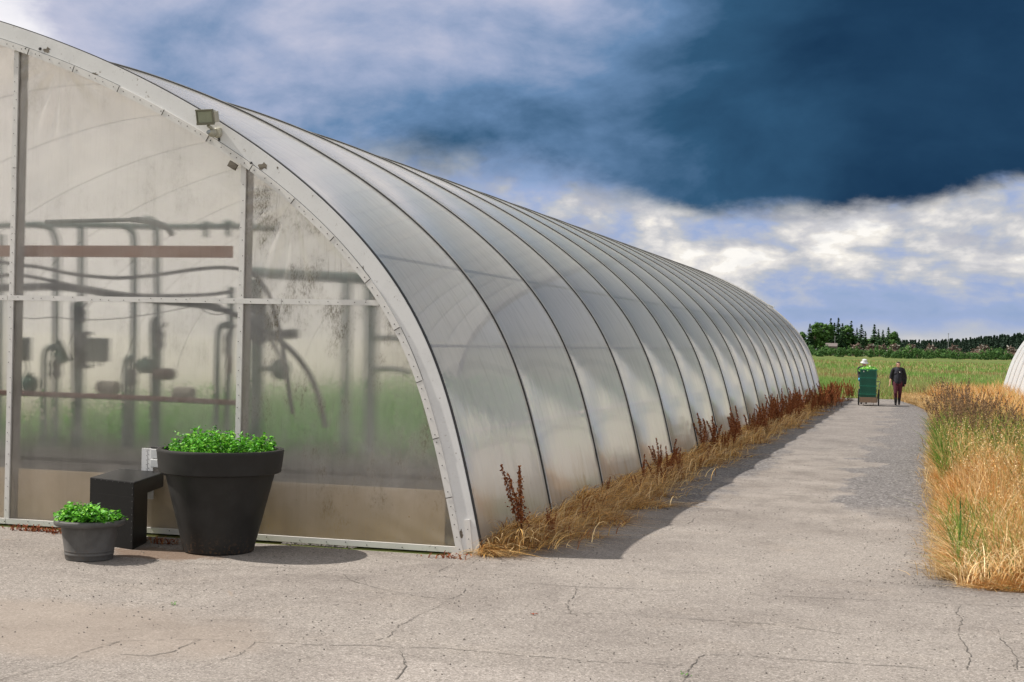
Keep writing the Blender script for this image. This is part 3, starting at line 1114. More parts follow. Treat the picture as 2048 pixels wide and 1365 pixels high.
def inner_z(x, off):
    """height of the arch (moved by off) above ground position x"""
    X, Z = prof(off, XB, -1)
    o = np.argsort(X)
    return float(np.interp(x, X[o], Z[o]))


def inner_x(z, off):
    X, Z = prof(off, XB, -1)
    h = NP // 2
    return float(np.interp(z, Z[:h], X[:h]))


XL = XB - 16.4
POSTS = [XB - 16.4 + 2.68, XB - 16.4 + 5.43, -12.42, -9.655, -6.885]
FW = .235             # width of the end arch board


def end_frame():
    m = MB()
    arch_strip(m, -FW, .006, Y0 - .035, Y0 + .012, XB, -1)
    fb = m.build('end_arch_board', M['paint'], GH)
    m = MB()
    arch_strip(m, .0065, .016, Y0 - .02, Y0 + .03, XB, -1)
    m.build('arch_edge_strip', M['dark_strip'], fb)
    # nailed batten in lengths along the inner edge, with dark nail heads and joints
    m = MB()
    step = 5
    i = 0
    rr = random.Random(4)
    while i < NP - 1:
        j = min(NP, i + step + 1)
        arch_strip(m, -FW - .005, -FW + .063 + rr.uniform(-.003, .003), Y0 - .052 - rr.uniform(0, .004), Y0 - .0355, XB, -1, i, j)
        xo, zo = prof(-FW + .03, XB, -1)
        for k in range(i, j - 1):
            q = rr.uniform(.2, .8)
            m.ball((xo[k] * q + xo[k + 1] * (1 - q), Y0 - .056, zo[k] * q + zo[k + 1] * (1 - q)), (.006, .003, .006), 1, 6, 4)
        xe, ze = prof(-FW + .029, XB, -1)
        if j < NP:
            tx, tz = _t[j - 1]
            a = Vector((xe[j - 1] - PN[j - 1][0] * -.034, Y0 - .0565, ze[j - 1] - PN[j - 1][1] * .034))
            b = Vector((xe[j - 1] + PN[j - 1][0] * -.034, Y0 - .0565, ze[j - 1] + PN[j - 1][1] * .034))
            m.bar(a, b, .007, .003, 1, (0, 1, 0))
        if rr.random() < .6:
            arch_strip(m, -FW + .0655, -FW + .0695, Y0 - .0366, Y0 - .0352, XB, -1, i, j, 1)
        i = j - 1
    m.build('arch_batten', [M['batten_paint'], M['hole']], GH)
    # short foot batten at the outside of the arch foot
    m = MB()
    a, b = on_y(934, 1040, Y0 - .05), on_y(940, 1104, Y0 - .05)
    m.bar((a[0], Y0 - .045, a[2]), (b[0], Y0 - .045, max(b[2], .01)), .055, .02, 0, (0, 1, 0))
    for q in (.3, .6, .9):
        m.ball((a[0] + (b[0] - a[0]) * q, Y0 - .056, a[2] + (b[2] - a[2]) * q), (.005, .003, .005), 1, 6, 4)
    m.build('foot_batten', [M['batten_paint'], M['hole']], GH)
    # paint that has come away
    def patch(cx_, cz, pts, name='peeled_patch'):
        m = MB()
        n = len(pts)
        vs = [(cx_ + p[0], Y0 - .0362, cz + p[1]) for p in pts] + [(cx_ + p[0], Y0 - .034, cz + p[1]) for p in pts]
        fs = [tuple(range(n))] + [(i, (i + 1) % n, n + (i + 1) % n, n + i) for i in range(n)]
        m.add(vs, fs)
        m.build(name, M['grey_wood'], fb)
    def star(sx, sz, seed, n=13):
        r = random.Random(seed)
        return [(sx * math.cos(2 * math.pi * k / n) * r.uniform(.35, 1.0), sz * math.sin(2 * math.pi * k / n) * r.uniform(.35, 1.0)) for k in range(n)]
    for px, py, sx, sz, sd_ in ((94, 101, .062, .045, 1), (188, 149, .058, .028, 2), (527, 333, .075, .050, 3), (922, 1068, .030, .060, 4), (938, 1106, .05, .02, 5), (726, 543, .014, .07, 6), (555, 336, .02, .02, 8)):
        c = on_y(px, py, Y0 - .036)
        if inner_z(c[0], .0) > c[2]:
            patch(c[0], c[2], star(sx, sz, sd_))
    for px, py in ((52, 98), (80, 98), (502, 327)):
        m = MB()
        c = on_y(px, py, Y0 - .04)
        m.ball((c[0], Y0 - .04, c[2]), (.017, .016, .017), 0, 10, 6)
        m.build('bolt_head', M['dark_strip'], fb)


end_frame()


def end_wall():
    zt = 2.475
    # film panels between the posts
    xs_edges = [XL + FW] + POSTS + [XB - FW]
    for k in range(len(xs_edges) - 1):
        xa, xb = xs_edges[k], xs_edges[k + 1]
        for part in (0, 1):
            m = MB()
            nx, nz = max(16, int((xb - xa) / .035)), 60
            vs, fs = [], []
            za, zb_ = (.03, zt) if part == 0 else (zt, 9)
            ok = False
            for i in range(nx + 1):
                x = xa + (xb - xa) * i / nx
                top = min(zb_, inner_z(x, -FW + .02))
                if top > za + .02:
                    ok = True
                top = max(top, za)
                for j in range(nz + 1):
                    z = za + (top - za) * j / nz
                    dy = 0.0
                    # creases fanning out of the upper left corner of the panel
                    if part == 1:
                        dx, dz = x - xa, inner_z(xa + .5, -FW) - z
                        rr_ = math.hypot(dx - .55, dz + .05)
                        th = math.atan2(dz + .05, dx - .55)
                        dy += .020 * math.exp(-((rr_ - .35) / .48) ** 2) * math.sin(th * 15 + 2 * math.sin(th * 4)) * min(1, rr_ / .3)
                    else:
                        dx, dz = x - xa, z
                        dy += .010 * math.exp(-((dx - .16) / .10) ** 2) * math.sin(z * 2.1 + 3 * dx)
                        dx = xb - x
                        dy += .007 * math.exp(-(z / .30) ** 2) * math.sin(26 * (x * .5 + z)) * math.exp(-(dx / .9) ** 2)
                    e = min(1, min(x - xa, xb - x) / .06) * min(1, (top - z) / .05) * min(1, (z - za) / .05)
                    vs.append((x, Y0 + .016 + dy * max(e, 0), z))
            if not ok:
                continue
            n = nz + 1
            for i in range(nx):
                for j in range(nz):
                    a = i * n + j
                    fs.append((a, a + n, a + n + 1, a + 1))
            m.add(vs, fs, 0, True)
            m.build('end_wall_film', M['stained_film'] if k == len(xs_edges) - 2 else M['wall_film'], GH, 80)
    rr = random.Random(9)
    # posts: white batten outside, timber behind the film
    for x in POSTS:
        top = inner_z(x, -FW)
        m = MB()
        for za, zb_ in ((.05, zt - .026), (zt + .026, 3.9), (3.903, top)):
            if zb_ > za and za < top:
                zb_ = min(zb_, top)
                m.box((x, Y0 - .004 + rr.uniform(-.002, .002), (za + zb_) / 2), (.058, .022, zb_ - za), 0)
        z = .15
        while z < top - .05:
            m.ball((x + rr.uniform(-.015, .015), Y0 - .018, z), (.005, .0035, .005), 1, 6, 4)
            z += rr.uniform(.09, .17)
        pb = m.build('post_batten', [M['batten_paint'], M['hole']], GH)
        m = MB()
        m.box((x + .002, Y0 + .024 + .075, top / 2), (.07, .14, top), 0)
        m.build('post', M['post_wood'], GH)
    # transom and sill
    xr = inner_x(zt, -FW) - .01
    xl = 2 * (XB - 8.2) - xr
    m = MB()
    cuts = [xl, -11.2, -9.70, -6.42, xr]
    for a, b in zip(cuts[:-1], cuts[1:]):
        m.box(((a + b) / 2, Y0 - .006, zt), (b - a - .006, .022, .055), 0)
    x = xl
    while x < xr - .1:
        m.ball((x, Y0 - .02, zt + rr.uniform(-.015, .015)), (.005, .0035, .005), 1, 6, 4)
        x += rr.uniform(.10, .24)
    m.build('transom', [M['batten_paint'], M['hole']], GH)
    m = MB()
    m.box(((xl + xr) / 2, Y0 + .024 + .04, zt), (xr - xl, .08, .05), 0)
    m.build('transom_beam', M['post_wood'], GH)
    m = MB()
    cuts = [XL + .25, -12.4, -9.66, -8.2, -7.1, XB - FW + .02]
    for a, b in zip(cuts[:-1], cuts[1:]):
        m.box(((a + b) / 2, Y0 - .006, .028), (b - a - .006, .03, .058), 0)
    x = -13
    while x < XB - FW:
        m.ball((x, Y0 - .023, .03 + rr.uniform(-.012, .012)), (.006, .0035, .006), 1, 6, 4)
        x += rr.uniform(.2, .4)
    m.build('sill_batten', [M['batten_paint'], M['hole']], GH)
    # low solid board behind the film
    m = MB()
    for a, b in ((XL + .4, -12.5), (-12.38, -9.74), (-9.57, -6.97), (-6.80, XB - .42)):
        m.box(((a + b) / 2, Y0 + .085, .30), (b - a, .03, .60), 0)
    m.build('knee_board', M['board'], GH)
    # dark end of a broken joint at the head of the post
    m = MB()
    c = on_y(462, 331, Y0 - .05)
    m.box((c[0] + .01, Y0 - .03, c[2]), (.10, .025, .065), 0, Matrix.Rotation(R(30), 3, 'Y'))
    m.build('joint_block', M['grey_wood'], GH)
    # far end wall and floor
    m = MB()
    xi, zi = prof(-.02, XB, -1)
    m.add([(xi[i], YE - .05, zi[i]) for i in range(NP)], [tuple(range(NP))])
    m.build('far_end_film', M['wall_film'], GH)
    m = MB()
    arch_strip(m, -FW, .02, YE + .002, YE + .05, XB, -1)
    m.build('far_arch_board', M['paint'], GH)
    m = MB()
    m.add([(XL, Y0 + .1, .004), (XB - .02, Y0 + .1, .004), (XB - .02, YE - .06, .004), (XL, YE - .06, .004)], [(0, 1, 2, 3)])
    m.build('floor', M['soil'], GH)
    # purlins that run the length inside
    for z in (1.15, 2.05, 3.0):
        x = inner_x(z, -.14)
        m = MB()
        m.tube([(x, Y0 + .3, z), (x, YE - .3, z)], .018, 6)
        m.build('purlin', M['steel'], GH)


end_wall()
c = on_y(1540, 614, YE - 2.0)
vb = MB()
vb.box((0, 0, .06), (.18, .2, .10), 0)
vb.box((0, -.01, .125), (.26, .26, .03), 0)
_k = int(np.argmin(np.abs(PU - 5.0)))
vo = vb.build('vent_cap', M['white_plastic'], GH)
vo.location = (c[0], YE - 2.0, inner_z(c[0], 0) + .0)
vo.rotation_euler = (0, R(24), 0)

# second greenhouse across the grass
G2 = empty('greenhouse', (0, 0, 0))
tag(G2, 'opaque white tunnel greenhouse rising behind the tall grass at the right edge', 'greenhouse')
tunnel(3.15, 1, 34.0, 2.83, 12, M['white_film'], G2, False, M['white_rib'], M['white_rib'])
for yy in (34.0, 34.0 + 2.83 * 12):
    m = MB()
    xi, zi = prof(-.02, 3.15, 1)
    m.add([(xi[i], yy, zi[i]) for i in range(NP)], [tuple(range(NP))])
    m.build('end_wall', M['white_film'], G2)

# ------------------------------------------------------------------ things behind the end wall
def curve(px, Y, n=8):
    """smooth line through photo points at depth(s) Y"""
    Ys = Y if isinstance(Y, (list, tuple)) else [Y] * len(px)
    P = [Vector(on_y(p[0], p[1], q)) for p, q in zip(px, Ys)]
    out = []
    for i in range(len(P) - 1):
        p0, p1, p2, p3 = P[max(i - 1, 0)], P[i], P[i + 1], P[min(i + 2, len(P) - 1)]
        for k in range(n):
            t = k / n
            out.append(.5 * ((2 * p1) + (p2 - p0) * t + (2 * p0 - 5 * p1 + 4 * p2 - p3) * t * t + (3 * p1 - p0 - 3 * p2 + p3) * t ** 3))
    out.append(P[-1])
    return out


def local_tube(name, pts, r, mat, parent, n=8):
    m = MB()
    m.tube(pts, r, n)
    return m.build(name, mat, parent)


def pipework():
    Y = Y0 + .85
    pw = empty('pipework', (.035, 0, 0))
    tag(pw, 'grey green upright water pipes with pumps and valves behind the cloudy end wall', 'pipework')
    P = M['pipe']
    yb = 895
    risers = [
        [(70, 450), (98, 455), (110, 470), (115, 500), (114, 600), (113, 760), (112, yb)],
        [(164, 452), (164, 500), (163, 640), (162, 760), (160, yb)],
        [(248, 452), (262, 462), (269, 485), (269, 600), (268, 720), (266, 800), (264, yb)],
        [(150, 605), (150, 700), (152, 800), (152, yb)],
        [(290, 440), (305, 443), (313, 460), (314, 520), (315, 600), (317, 690), (317, 760), (314, yb)],
        [(462, 575), (461, 650), (458, 700), (455, 780), (452, yb)],
        [(4, 470), (3, 600), (2, 760), (0, yb)],
    ]
    for r in risers:
        local_tube('riser_pipe', curve(r, Y), .040, P, pw)
    for r in ([(110, 694), (98, 697), (91, 712), (90, 760), (90, yb)], [(268, 714), (256, 718), (252, 732), (251, 780), (250, yb)],
              [(318, 636), (308, 642), (305, 660), (306, 720), (307, yb)], [(456, 650), (442, 653), (436, 668), (434, 720), (431, yb)]):
        local_tube('return_bend', curve(r, Y - .06), .038, P, pw)
    local_tube('manifold_pipe', curve([(-40, 455), (60, 451), (200, 452), (330, 455), (470, 454), (550, 458)], Y + .12), .034, P, pw)
    local_tube('manifold_pipe', curve([(500, 545), (570, 550), (760, 560)], Y + .5), .06, P, pw)
    for q in ((412, 452), (456, 450)):
        m = MB()
        a, b = on_y(q[0], q[1], Y + .12), on_y(q[0], q[1] + 24, Y + .12)
        m.tube([a, b], .03, 8)
        m.ball(a, (.07, .05, .05))
        m.build('valve', P, pw)
    # pumps, valve bodies and their flanges
    def valve(px, py, h, r, mat=None):
        m = MB()
        c = Vector(on_y(px, py, Y - .02))
        m.tube([c + Vector((0, 0, -h)), c + Vector((0, 0, -h * .5)), c, c + Vector((0, 0, h * .5)), c + Vector((0, 0, h))], [r * .55, r, r * .8, r, r * .55], 10)
        m.bar(c + Vector((0, -.05, h * .6)), c + Vector((.13, -.08, h * 1.6)), .02, .015)
        m.build('valve', mat or M['pump_dark'], pw)
    valve(164, 632, .09, .065)
    valve(318, 680, .12, .065)
    valve(113, 738, .12, .075)
    valve(266, 755, .10, .06)
    valve(456, 690, .14, .055)
    c = Vector(on_y(165, 700, Y - .02))
    m = MB()
    m.tube([c + Vector((0, 0, -.20)), c + Vector((0, 0, -.1)), c, c + Vector((0, 0, .1)), c + Vector((0, 0, .20))], [.045, .10, .12, .10, .045], 12)
    for s in (-1, 1):
        m.tube([c + Vector((0, 0, .17 * s)), c + Vector((0, 0, .21 * s))], .11, 12)
    m.tube([c, c + Vector((.22, -.05, 0))], .075, 12)
    pm = m.build('pump', M['pump_dark'], pw)
    m = MB()
    a, b = on_y(180, 676, Y - .12), on_y(213, 724, Y - .12)
    m.box(((a[0] + b[0]) / 2, Y - .12, (a[2] + b[2]) / 2), (b[0] - a[0], .14, a[2] - b[2]))
    for s in (.3, .7):
        m.tube([(a[0] + (b[0] - a[0]) * s, Y - .12, b[2]), (a[0] + (b[0] - a[0]) * s, Y - .12, b[2] - .05)], .015, 8)
    m.build('control_box', M['cabinet'], pw, bevel=.008)
    m = MB()
    a, b = on_y(36, 675, Y - .15), on_y(56, 722, Y - .15)
    m.box(((a[0] + b[0]) / 2, Y - .15, (a[2] + b[2]) / 2), (b[0] - a[0], .12, a[2] - b[2]))
    m.tube([(b[0] - .02, Y - .15, b[2]), (b[0] + .0, Y - .15, b[2] - .1), (b[0] - .05, Y - .15, b[2] - .18)], .012, 6)
    m.build('control_box', M['cabinet'], pw, bevel=.008)
    # angular green pump head
    c = Vector(on_y(124, 711, Y - .12))
    m = MB()
    m.box(c, (.11, .10, .17), 0, Matrix.Rotation(R(-28), 3, 'Y'))
    m.box(c + Vector((.0, 0, .10)), (.03, .05, .16), 0, Matrix.Rotation(R(-24), 3, 'Y'))
    m.tube([c + Vector((-.12, 0, 0)), c + Vector((.02, 0, 0))], .03, 8)
    m.build('pump_head', M['pump'], pw, bevel=.006)
    for px, py, r, mat, nm in ((290, 732, .085, M['pump'], 'pump_head'), (60, 768, .10, M['pump'], 'pump_head')):
        c = Vector(on_y(px, py, Y - .12))
        m = MB()
        m.tube([c + Vector((-r, 0, 0)), c + Vector((-r * .6, 0, 0)), c + Vector((r * .7, 0, 0)), c + Vector((r, 0, 0))], [r * .5, r, r * .9, r * .4], 12)
        m.tube([c, c + Vector((0, 0, r * 1.3))], r * .3, 8)
        m.build(nm, mat, pw)
    c = Vector(on_y(328, 748, Y - .12))
    m = MB()
    m.tube([c + Vector((-.13, 0, 0)), c + Vector((-.11, 0, 0)), c + Vector((.10, 0, 0)), c + Vector((.13, 0, 0))], [.05, .065, .065, .04], 12)
    m.build('motor', M['motor'], pw)
    m = MB()
    c = on_y(458, 728, Y - .2)
    m.box((c[0], Y - .2, c[2]), (.05, .05, .20))
    m.build('switch_box', M['motor'], pw, bevel=.005)


pipework()


def inside_things():
    Y = Y0 + .85
    hs = MB()
    hs.tube(curve([(-60, 532), (0, 525), (40, 531), (82, 535), (150, 549), (219, 556), (260, 556), (315, 551), (383, 541), (437, 536), (475, 538), (500, 545)], Y - .25), .020, 8)
    tag(hs.build('hose', M['hose']), 'black hose sagging between the posts under the red brown plank', 'hose')
    hs = MB()
    hs.tube(curve([(-60, 557), (0, 553), (40, 551), (82, 557), (137, 569), (191, 582), (246, 589), (330, 592), (420, 590), (470, 583)], Y - .2), .020, 8)
    tag(hs.build('hose', M['hose']), 'black hose dipping to the transom just above the sheaf of thick hoses', 'hose')
    hs = MB()
    hs.tube(curve([(-60, 582), (0, 577), (36, 576), (110, 574), (175, 580), (246, 592), (330, 602), (420, 612), (470, 628), (510, 645), (550, 672), (590, 705), (620, 745), (640, 790), (655, 855)], Y - .1), [.045] * 60 + [.032] * 53, 8)
    tag(hs.build('hose', M['hose']), 'thick dark hose crossing behind the transom and bending down at its right end', 'hose')
    hs = MB()
    hs.tube(curve([(492, 540), (515, 553), (540, 590), (556, 640), (565, 680), (574, 730), (582, 790), (588, 828)], Y - .35), .026, 8)
    tag(hs.build('hose', M['hose']), 'dark hose hanging straight down right of the middle post with its end loose', 'hose')
    hs = MB()
    hs.tube(curve([(505, 655), (535, 668), (560, 705), (575, 750), (580, 770)], Y - .05), .024, 8)
    tag(hs.build('hose', M['hose']), 'short dark hose crossing behind the loose hanging hose', 'hose')
    w = MB()
    w.tube(curve([(40, 635), (70, 638), (110, 635), (150, 639), (200, 640), (246, 637), (290, 631), (328, 625), (370, 617), (397, 614), (415, 625), (435, 630), (455, 627)], Y - .45), .005, 5)
    tag(w.build('wire', M['hose']), 'thin wire looping below the transom across the upright pipes', 'wire')
    p = MB()
    a, b = on_y(-20, 504, Y0 + .20), on_y(466, 503, Y0 + .20)
    p.box(((-12.3 + b[0]) / 2, Y0 + .20, (a[2] + b[2]) / 2), (b[0] + 12.3, .04, .125))
    tag(p.build('plank', M['plank']), 'red brown wooden plank level behind the upper film', 'plank', )
    t = MB()
    a, b = on_y(92, 444, Y0 + .07), on_y(262, 440, Y0 + .07)
    t.tube([a, b], .022, 10)
    t.tube([b, Vector(b) + Vector((.06, .03, .003))], .03, 10)
    t.tube([Vector(b) + Vector((.06, .03, .003)), Vector(b) + Vector((.15, .2, 0)), Vector(b) + Vector((.22, .4, -.04)), Vector(b) + Vector((.24, .5, -.12))], .034, 8)
    tag(t.build('glass_tube', M['pipe_pale']), 'pale shiny tube pressed against the film above the plank', 'tube')
    r = MB()
    r.tube(curve([(-60, 783), (48, 787), (150, 791), (300, 797), (440, 804), (490, 806)], Y0 + .35), .030, 8)
    tag(r.build('rail', M['rail']), 'dark red rail running low behind the pipes and pots', 'rail')
    for px, py, L, lab in ((221, 775, .26, 'pale wrapped cylinder behind the low red rail, nearer the left post'), (372, 787, .24, 'pale wrapped cylinder on the low red rail, beside the middle post')):
        c = Vector(on_y(px, py, Y0 + .6))
        m = MB()
        m.tube([c - Vector((L / 2, 0, 0)), c - Vector((L / 2 - .02, 0, 0)), c + Vector((L / 2 - .02, 0, 0)), c + Vector((L / 2, 0, 0))], [.06, .075, .075, .06], 14)
        tag(m.build('wrapped_cylinder', M['roll']), lab, 'cylinder')
    # tank and frame uprights behind the stained panel
    st = empty('pipe_stand', (.035, 0, 0))
    tag(st, 'tall grey standpipe with a bulky valve head behind the stained right panel', 'standpipe')
    m = MB()
    m.tube(curve([(512, 560), (513, 640), (512, 760), (510, 905)], Y + .25), .075, 10)
    m.build('standpipe', M['pipe'], st)
    m = MB()
    c = Vector(on_y(518, 655, Y + .2))
    m.ball(c, (.18, .12, .20))
    m.ball(c + Vector((-.02, 0, .22)), (.12, .10, .10))
    m.tube([c + Vector((.0, 0, -.1)), c + Vector((.45, .05, -.06))], .055, 8)
    m.build('valve', M['pump_dark'], st)
    m = MB()
    c = Vector(on_y(560, 738, Y + .25))
    m.tube([c - Vector((.30, 0, 0)), c + Vector((.0, 0, 0))], .03, 8)
    m.ball(c, (.13, .10, .12))
    m.build('pump', M['pump'], st)
    fr = empty('rack', (.035, 0, 0))
    tag(fr, 'grey upright rack with two side bars behind the right panel below the arch', 'rack')
    for px, r in ((696, .05), (745, .075)):
        m = MB()
        a, b = on_y(px, 545, Y + .9), on_y(px - 4, 905, Y + .9)
        m.tube([a, b], r, 8)
        m.build('upright', M['pipe'], fr)
    for py in (677, 738):
        m = MB()
        m.tube(curve([(745, py), (790, py), (822, py + 8)], Y + .9), .03, 8)
        m.build('side_bar', M['pipe'], fr)
    # dark bench along the inside of the low board
    m = MB()
    m.box((-9.4, Y0 + 3.2, .45), (8.4, .9, .05))
    for x in (-13.2, -9.4, -5.5):
        m.box((x, Y0 + 3.2, .21), (.08, .7, .42))
    tag(m.build('work_bench', M['soil']), 'dark low bench across the greenhouse floor behind the pipes', 'bench')
    # green crop further in
    N = 26000
    pos = np.stack([RNG.uniform(-19, -5.2, N), RNG.uniform(24, 58, N), np.zeros(N)], 1)
    row = (np.sin(pos[:, 0] * 2 * np.pi / 1.6) * .5 + .5)
    pos[:, 2] = .06 + RNG.random(N) * (.25 + .55 * row)
    nr = RNG.normal(0, .5, (N, 3)) + (0, 0, 1)
    v, t, c = leaves(pos, nr, RNG.uniform(.10, .24, N), pick([(.09, .36, .03), (.15, .48, .06), (.22, .52, .10)], [2, 3, 1], N), .6)
    tag(np_mesh('crop_leaves', v, t, M['leaf'], c), 'green crop growing in rows deep inside the greenhouse', 'crop', kind='stuff')


inside_things()

# ------------------------------------------------------------------ planters, bench, box
def planter(name, loc, prof_, mat, label, soil_r, soil_z, n=64):
    o = empty(name, loc)
    tag(o, label, 'planter')
    m = MB()
    m.lathe(prof_, n)
    m.build('pot', mat, o, 40)
    m = MB()
    m.lathe([(soil_r, soil_z), (soil_r * .6, soil_z + .015), (.01, soil_z + .02)], 32)
    m.build('soil', M['potsoil'], o)
    return o


_d = on_z(437, 1113)
_n = _d[:2] / np.linalg.norm(_d[:2])
PB = (float(_d[0] + .352 * _n[0]), float(_d[1] + .352 * _n[1]), 0)
planter('planter', PB, [(.0, .0), (.322, .0), (.340, .012), (.348, .05), (.530, .768), (.540, .774), (.580, .777), (.590, .783), (.593, .80), (.613, .975), (.616, .99),
                        (.610, 1.003), (.60, 1.006), (.566, 1.005), (.556, .995), (.55, .96), (.54, .90)], M['planter'],
        'large charcoal plastic planter with a deep collar beside the black bench', .555, .90)
_d = on_z(178, 1125)
_n = _d[:2] / np.linalg.norm(_d[:2])
PS = (float(_d[0] + .22 * _n[0]), float(_d[1] + .22 * _n[1]), 0)
planter('planter', PS, [(.0, .0), (.205, .0), (.214, .006), (.222, .05), (.2255, .053), (.2255, .066), (.223, .070), (.2265, .085), (.2275, .087), (.2255, .094), (.262, .318), (.264, .325), (.29, .318), (.308, .318), (.322, .330),
                        (.326, .345), (.322, .362), (.306, .373), (.288, .372), (.274, .362), (.268, .34)], M['planter_grey'],
        'small grey plastic planter with a rolled rim in front of the bench', .268, .33)


def herbs(name, c, r, z, n_stem, spread, h, label, lsize):
    pos, nr, sz = [], [], []
    for _ in range(n_stem):
        a, q = RNG.uniform(0, 2 * np.pi), math.sqrt(RNG.random()) * r
        x, y = q * math.cos(a), q * math.sin(a)
        lump = .75 + .35 * math.sin(x * 7 + 1) * math.cos(y * 8 + 2) + RNG.normal(0, .17)
        hh = h * max(.35, lump) * (1 - .35 * (q / r) ** 3)
        lx, ly = math.cos(a) * spread * (q / r) ** 2, math.sin(a) * spread * (q / r) ** 2
        for k in range(RNG.integers(7, 12)):
            t = .35 + .65 * RNG.random()
            pos.append((c[0] + x + lx * t + RNG.normal(0, .016), c[1] + y + ly * t + RNG.normal(0, .016), z + hh * t))
            nr.append((RNG.normal(0, .55) + lx * 2, RNG.normal(0, .55) + ly * 2, 1))
            sz.append(lsize * RNG.choice([.55, .8, 1.0, 1.35], p=[.25, .3, .3, .15]))
    N = len(pos)
    pal = pick([(.085, .32, .02), (.13, .43, .03), (.25, .55, .06), (.035, .14, .014)], [3, 3.5, 1.8, 2.4], N, .15)
    v, t, cc = leaves(np.array(pos), np.array(nr), np.array(sz), pal, .62)
    v2 = v.copy()
    n2 = n_stem
    b = np.stack([c[0] + RNG.uniform(-r, r, n2) * .7, c[1] + RNG.uniform(-r, r, n2) * .7, np.full(n2, z)], 1)
    bl = blades(b, RNG.uniform(.5, .9, n2) * h, RNG.normal(0, .03, (n2, 2)), np.full(n2, .004), pick([(.06, .20, .03)], [1], n2), 2)
    v, t, cc = merge([(v, t, cc), bl])
    o = np_mesh(name, v - np.array([c[0], c[1], 0]), t, M['leaf'], cc)
    o.location = (c[0], c[1], 0)
    tag(o, label, 'plant')


herbs('herb_plant', PB, .50, .90, 620, .03, .26, 'low bright green herbs filling the large charcoal planter', .043)
herbs('herb_plant', PS, .24, .31, 290, .075, .215, 'bright green herbs spilling over the rim of the small grey planter', .052)


def bench():
    A = Vector(on_z(268, 965, .66))      # near corner of the top
    B = Vector(on_z(180, 955, .66))
    o = empty('bench', (A.x, A.y, 0))
    tag(o, 'black vinyl covered bench standing between the two planters', 'bench')
    e1 = (B - A)
    e1.z = 0
    wd = e1.length
    e1.normalize()
    e2 = Vector((e1.y, -e1.x, 0))
    C = Vector(on_z(330, 944, .66))
    d = (C - A)
    d.z = 0
    d.normalize()
    e2 = d
    L = 1.10
    def prism(z0, z1, s0, s1, inset=0.0):
        m = MB()
        vs = []
        for z in (z0, z1):
            for (a, b) in ((inset, s0), (wd - inset, s0), (wd - inset, s1), (inset, s1)):
                p = e1 * a + e2 * b
                vs.append((p.x, p.y, z))
        m.add(vs, [(0, 1, 2, 3), (7, 6, 5, 4), (0, 4, 5, 1), (1, 5, 6, 2), (2, 6, 7, 3), (3, 7, 4, 0)])
        return m
    m = prism(.505, .66, 0, L)
    m.build('seat', M['vinyl'], o, bevel=.008)
    m = prism(0, .512, .0015, .50, .0015)
    m.build('leg', M['vinyl'], o, bevel=.004)
    m = MB()
    for k in range(9):
        p = e1 * .02 + e2 * -.002
        m.ball((p.x, p.y, .08 + k * .065), (.006, .006, .006), 0, 6, 4)
    for k in range(14):
        p = e2 * (.05 + k * .085) - e1 * .001
        m.ball((p.x, p.y, .645), (.005, .005, .005), 0, 6, 4)
    for k in range(7):
        p = e1 * (.05 + k * .09) - e2 * .002
        m.ball((p.x, p.y, .645), (.005, .005, .005), 0, 6, 4)
    m.build('tack_row', M['stud'], o)['kind'] = 'stuff'


bench()


def power_box():
    a, b = on_y(281, 897, Y0 - .06), on_y(312, 962, Y0 - .06)
    o = empty('power_box', (float(a[0]), Y0 - .02, float(b[2])))
    tag(o, 'white electric socket box on a strip against the film, half behind the large planter', 'socket box')
    h = float(a[2] - b[2])
    m = MB()
    m.box((.035, 0, h / 2 - .1), (.068, .03, h + .2))
    m.box((.105, 0, h / 2 - .1), (.062, .028, h + .2))
    for k in range(7):
        m.ball((.06, -.016, .02 + k * h / 7), (.004, .003, .004), 1, 6, 4)
        m.ball((.085, -.016, .03 + k * h / 7), (.004, .003, .004), 1, 6, 4)
    m.build('back_board', [M['paint'], M['hole']], o)
    m = MB()
    m.box((.20, -.03, h - .05), (.14, .06, .10))
    m.box((.20, -.035, h - .15), (.13, .07, .085))
    m.build('socket_case', M['white_plastic'], o, bevel=.006)
    m = MB()
    m.box((.20, -.03, .055), (.12, .05, .03))
    m.build('socket_flap', M['dark_strip'], o, bevel=.003)
    m = MB()
    m.box((.19, -.02, h + .012), (.12, .06, .02))
    m.build('socket_flap', M['dark_strip'], o, bevel=.003)


power_box()


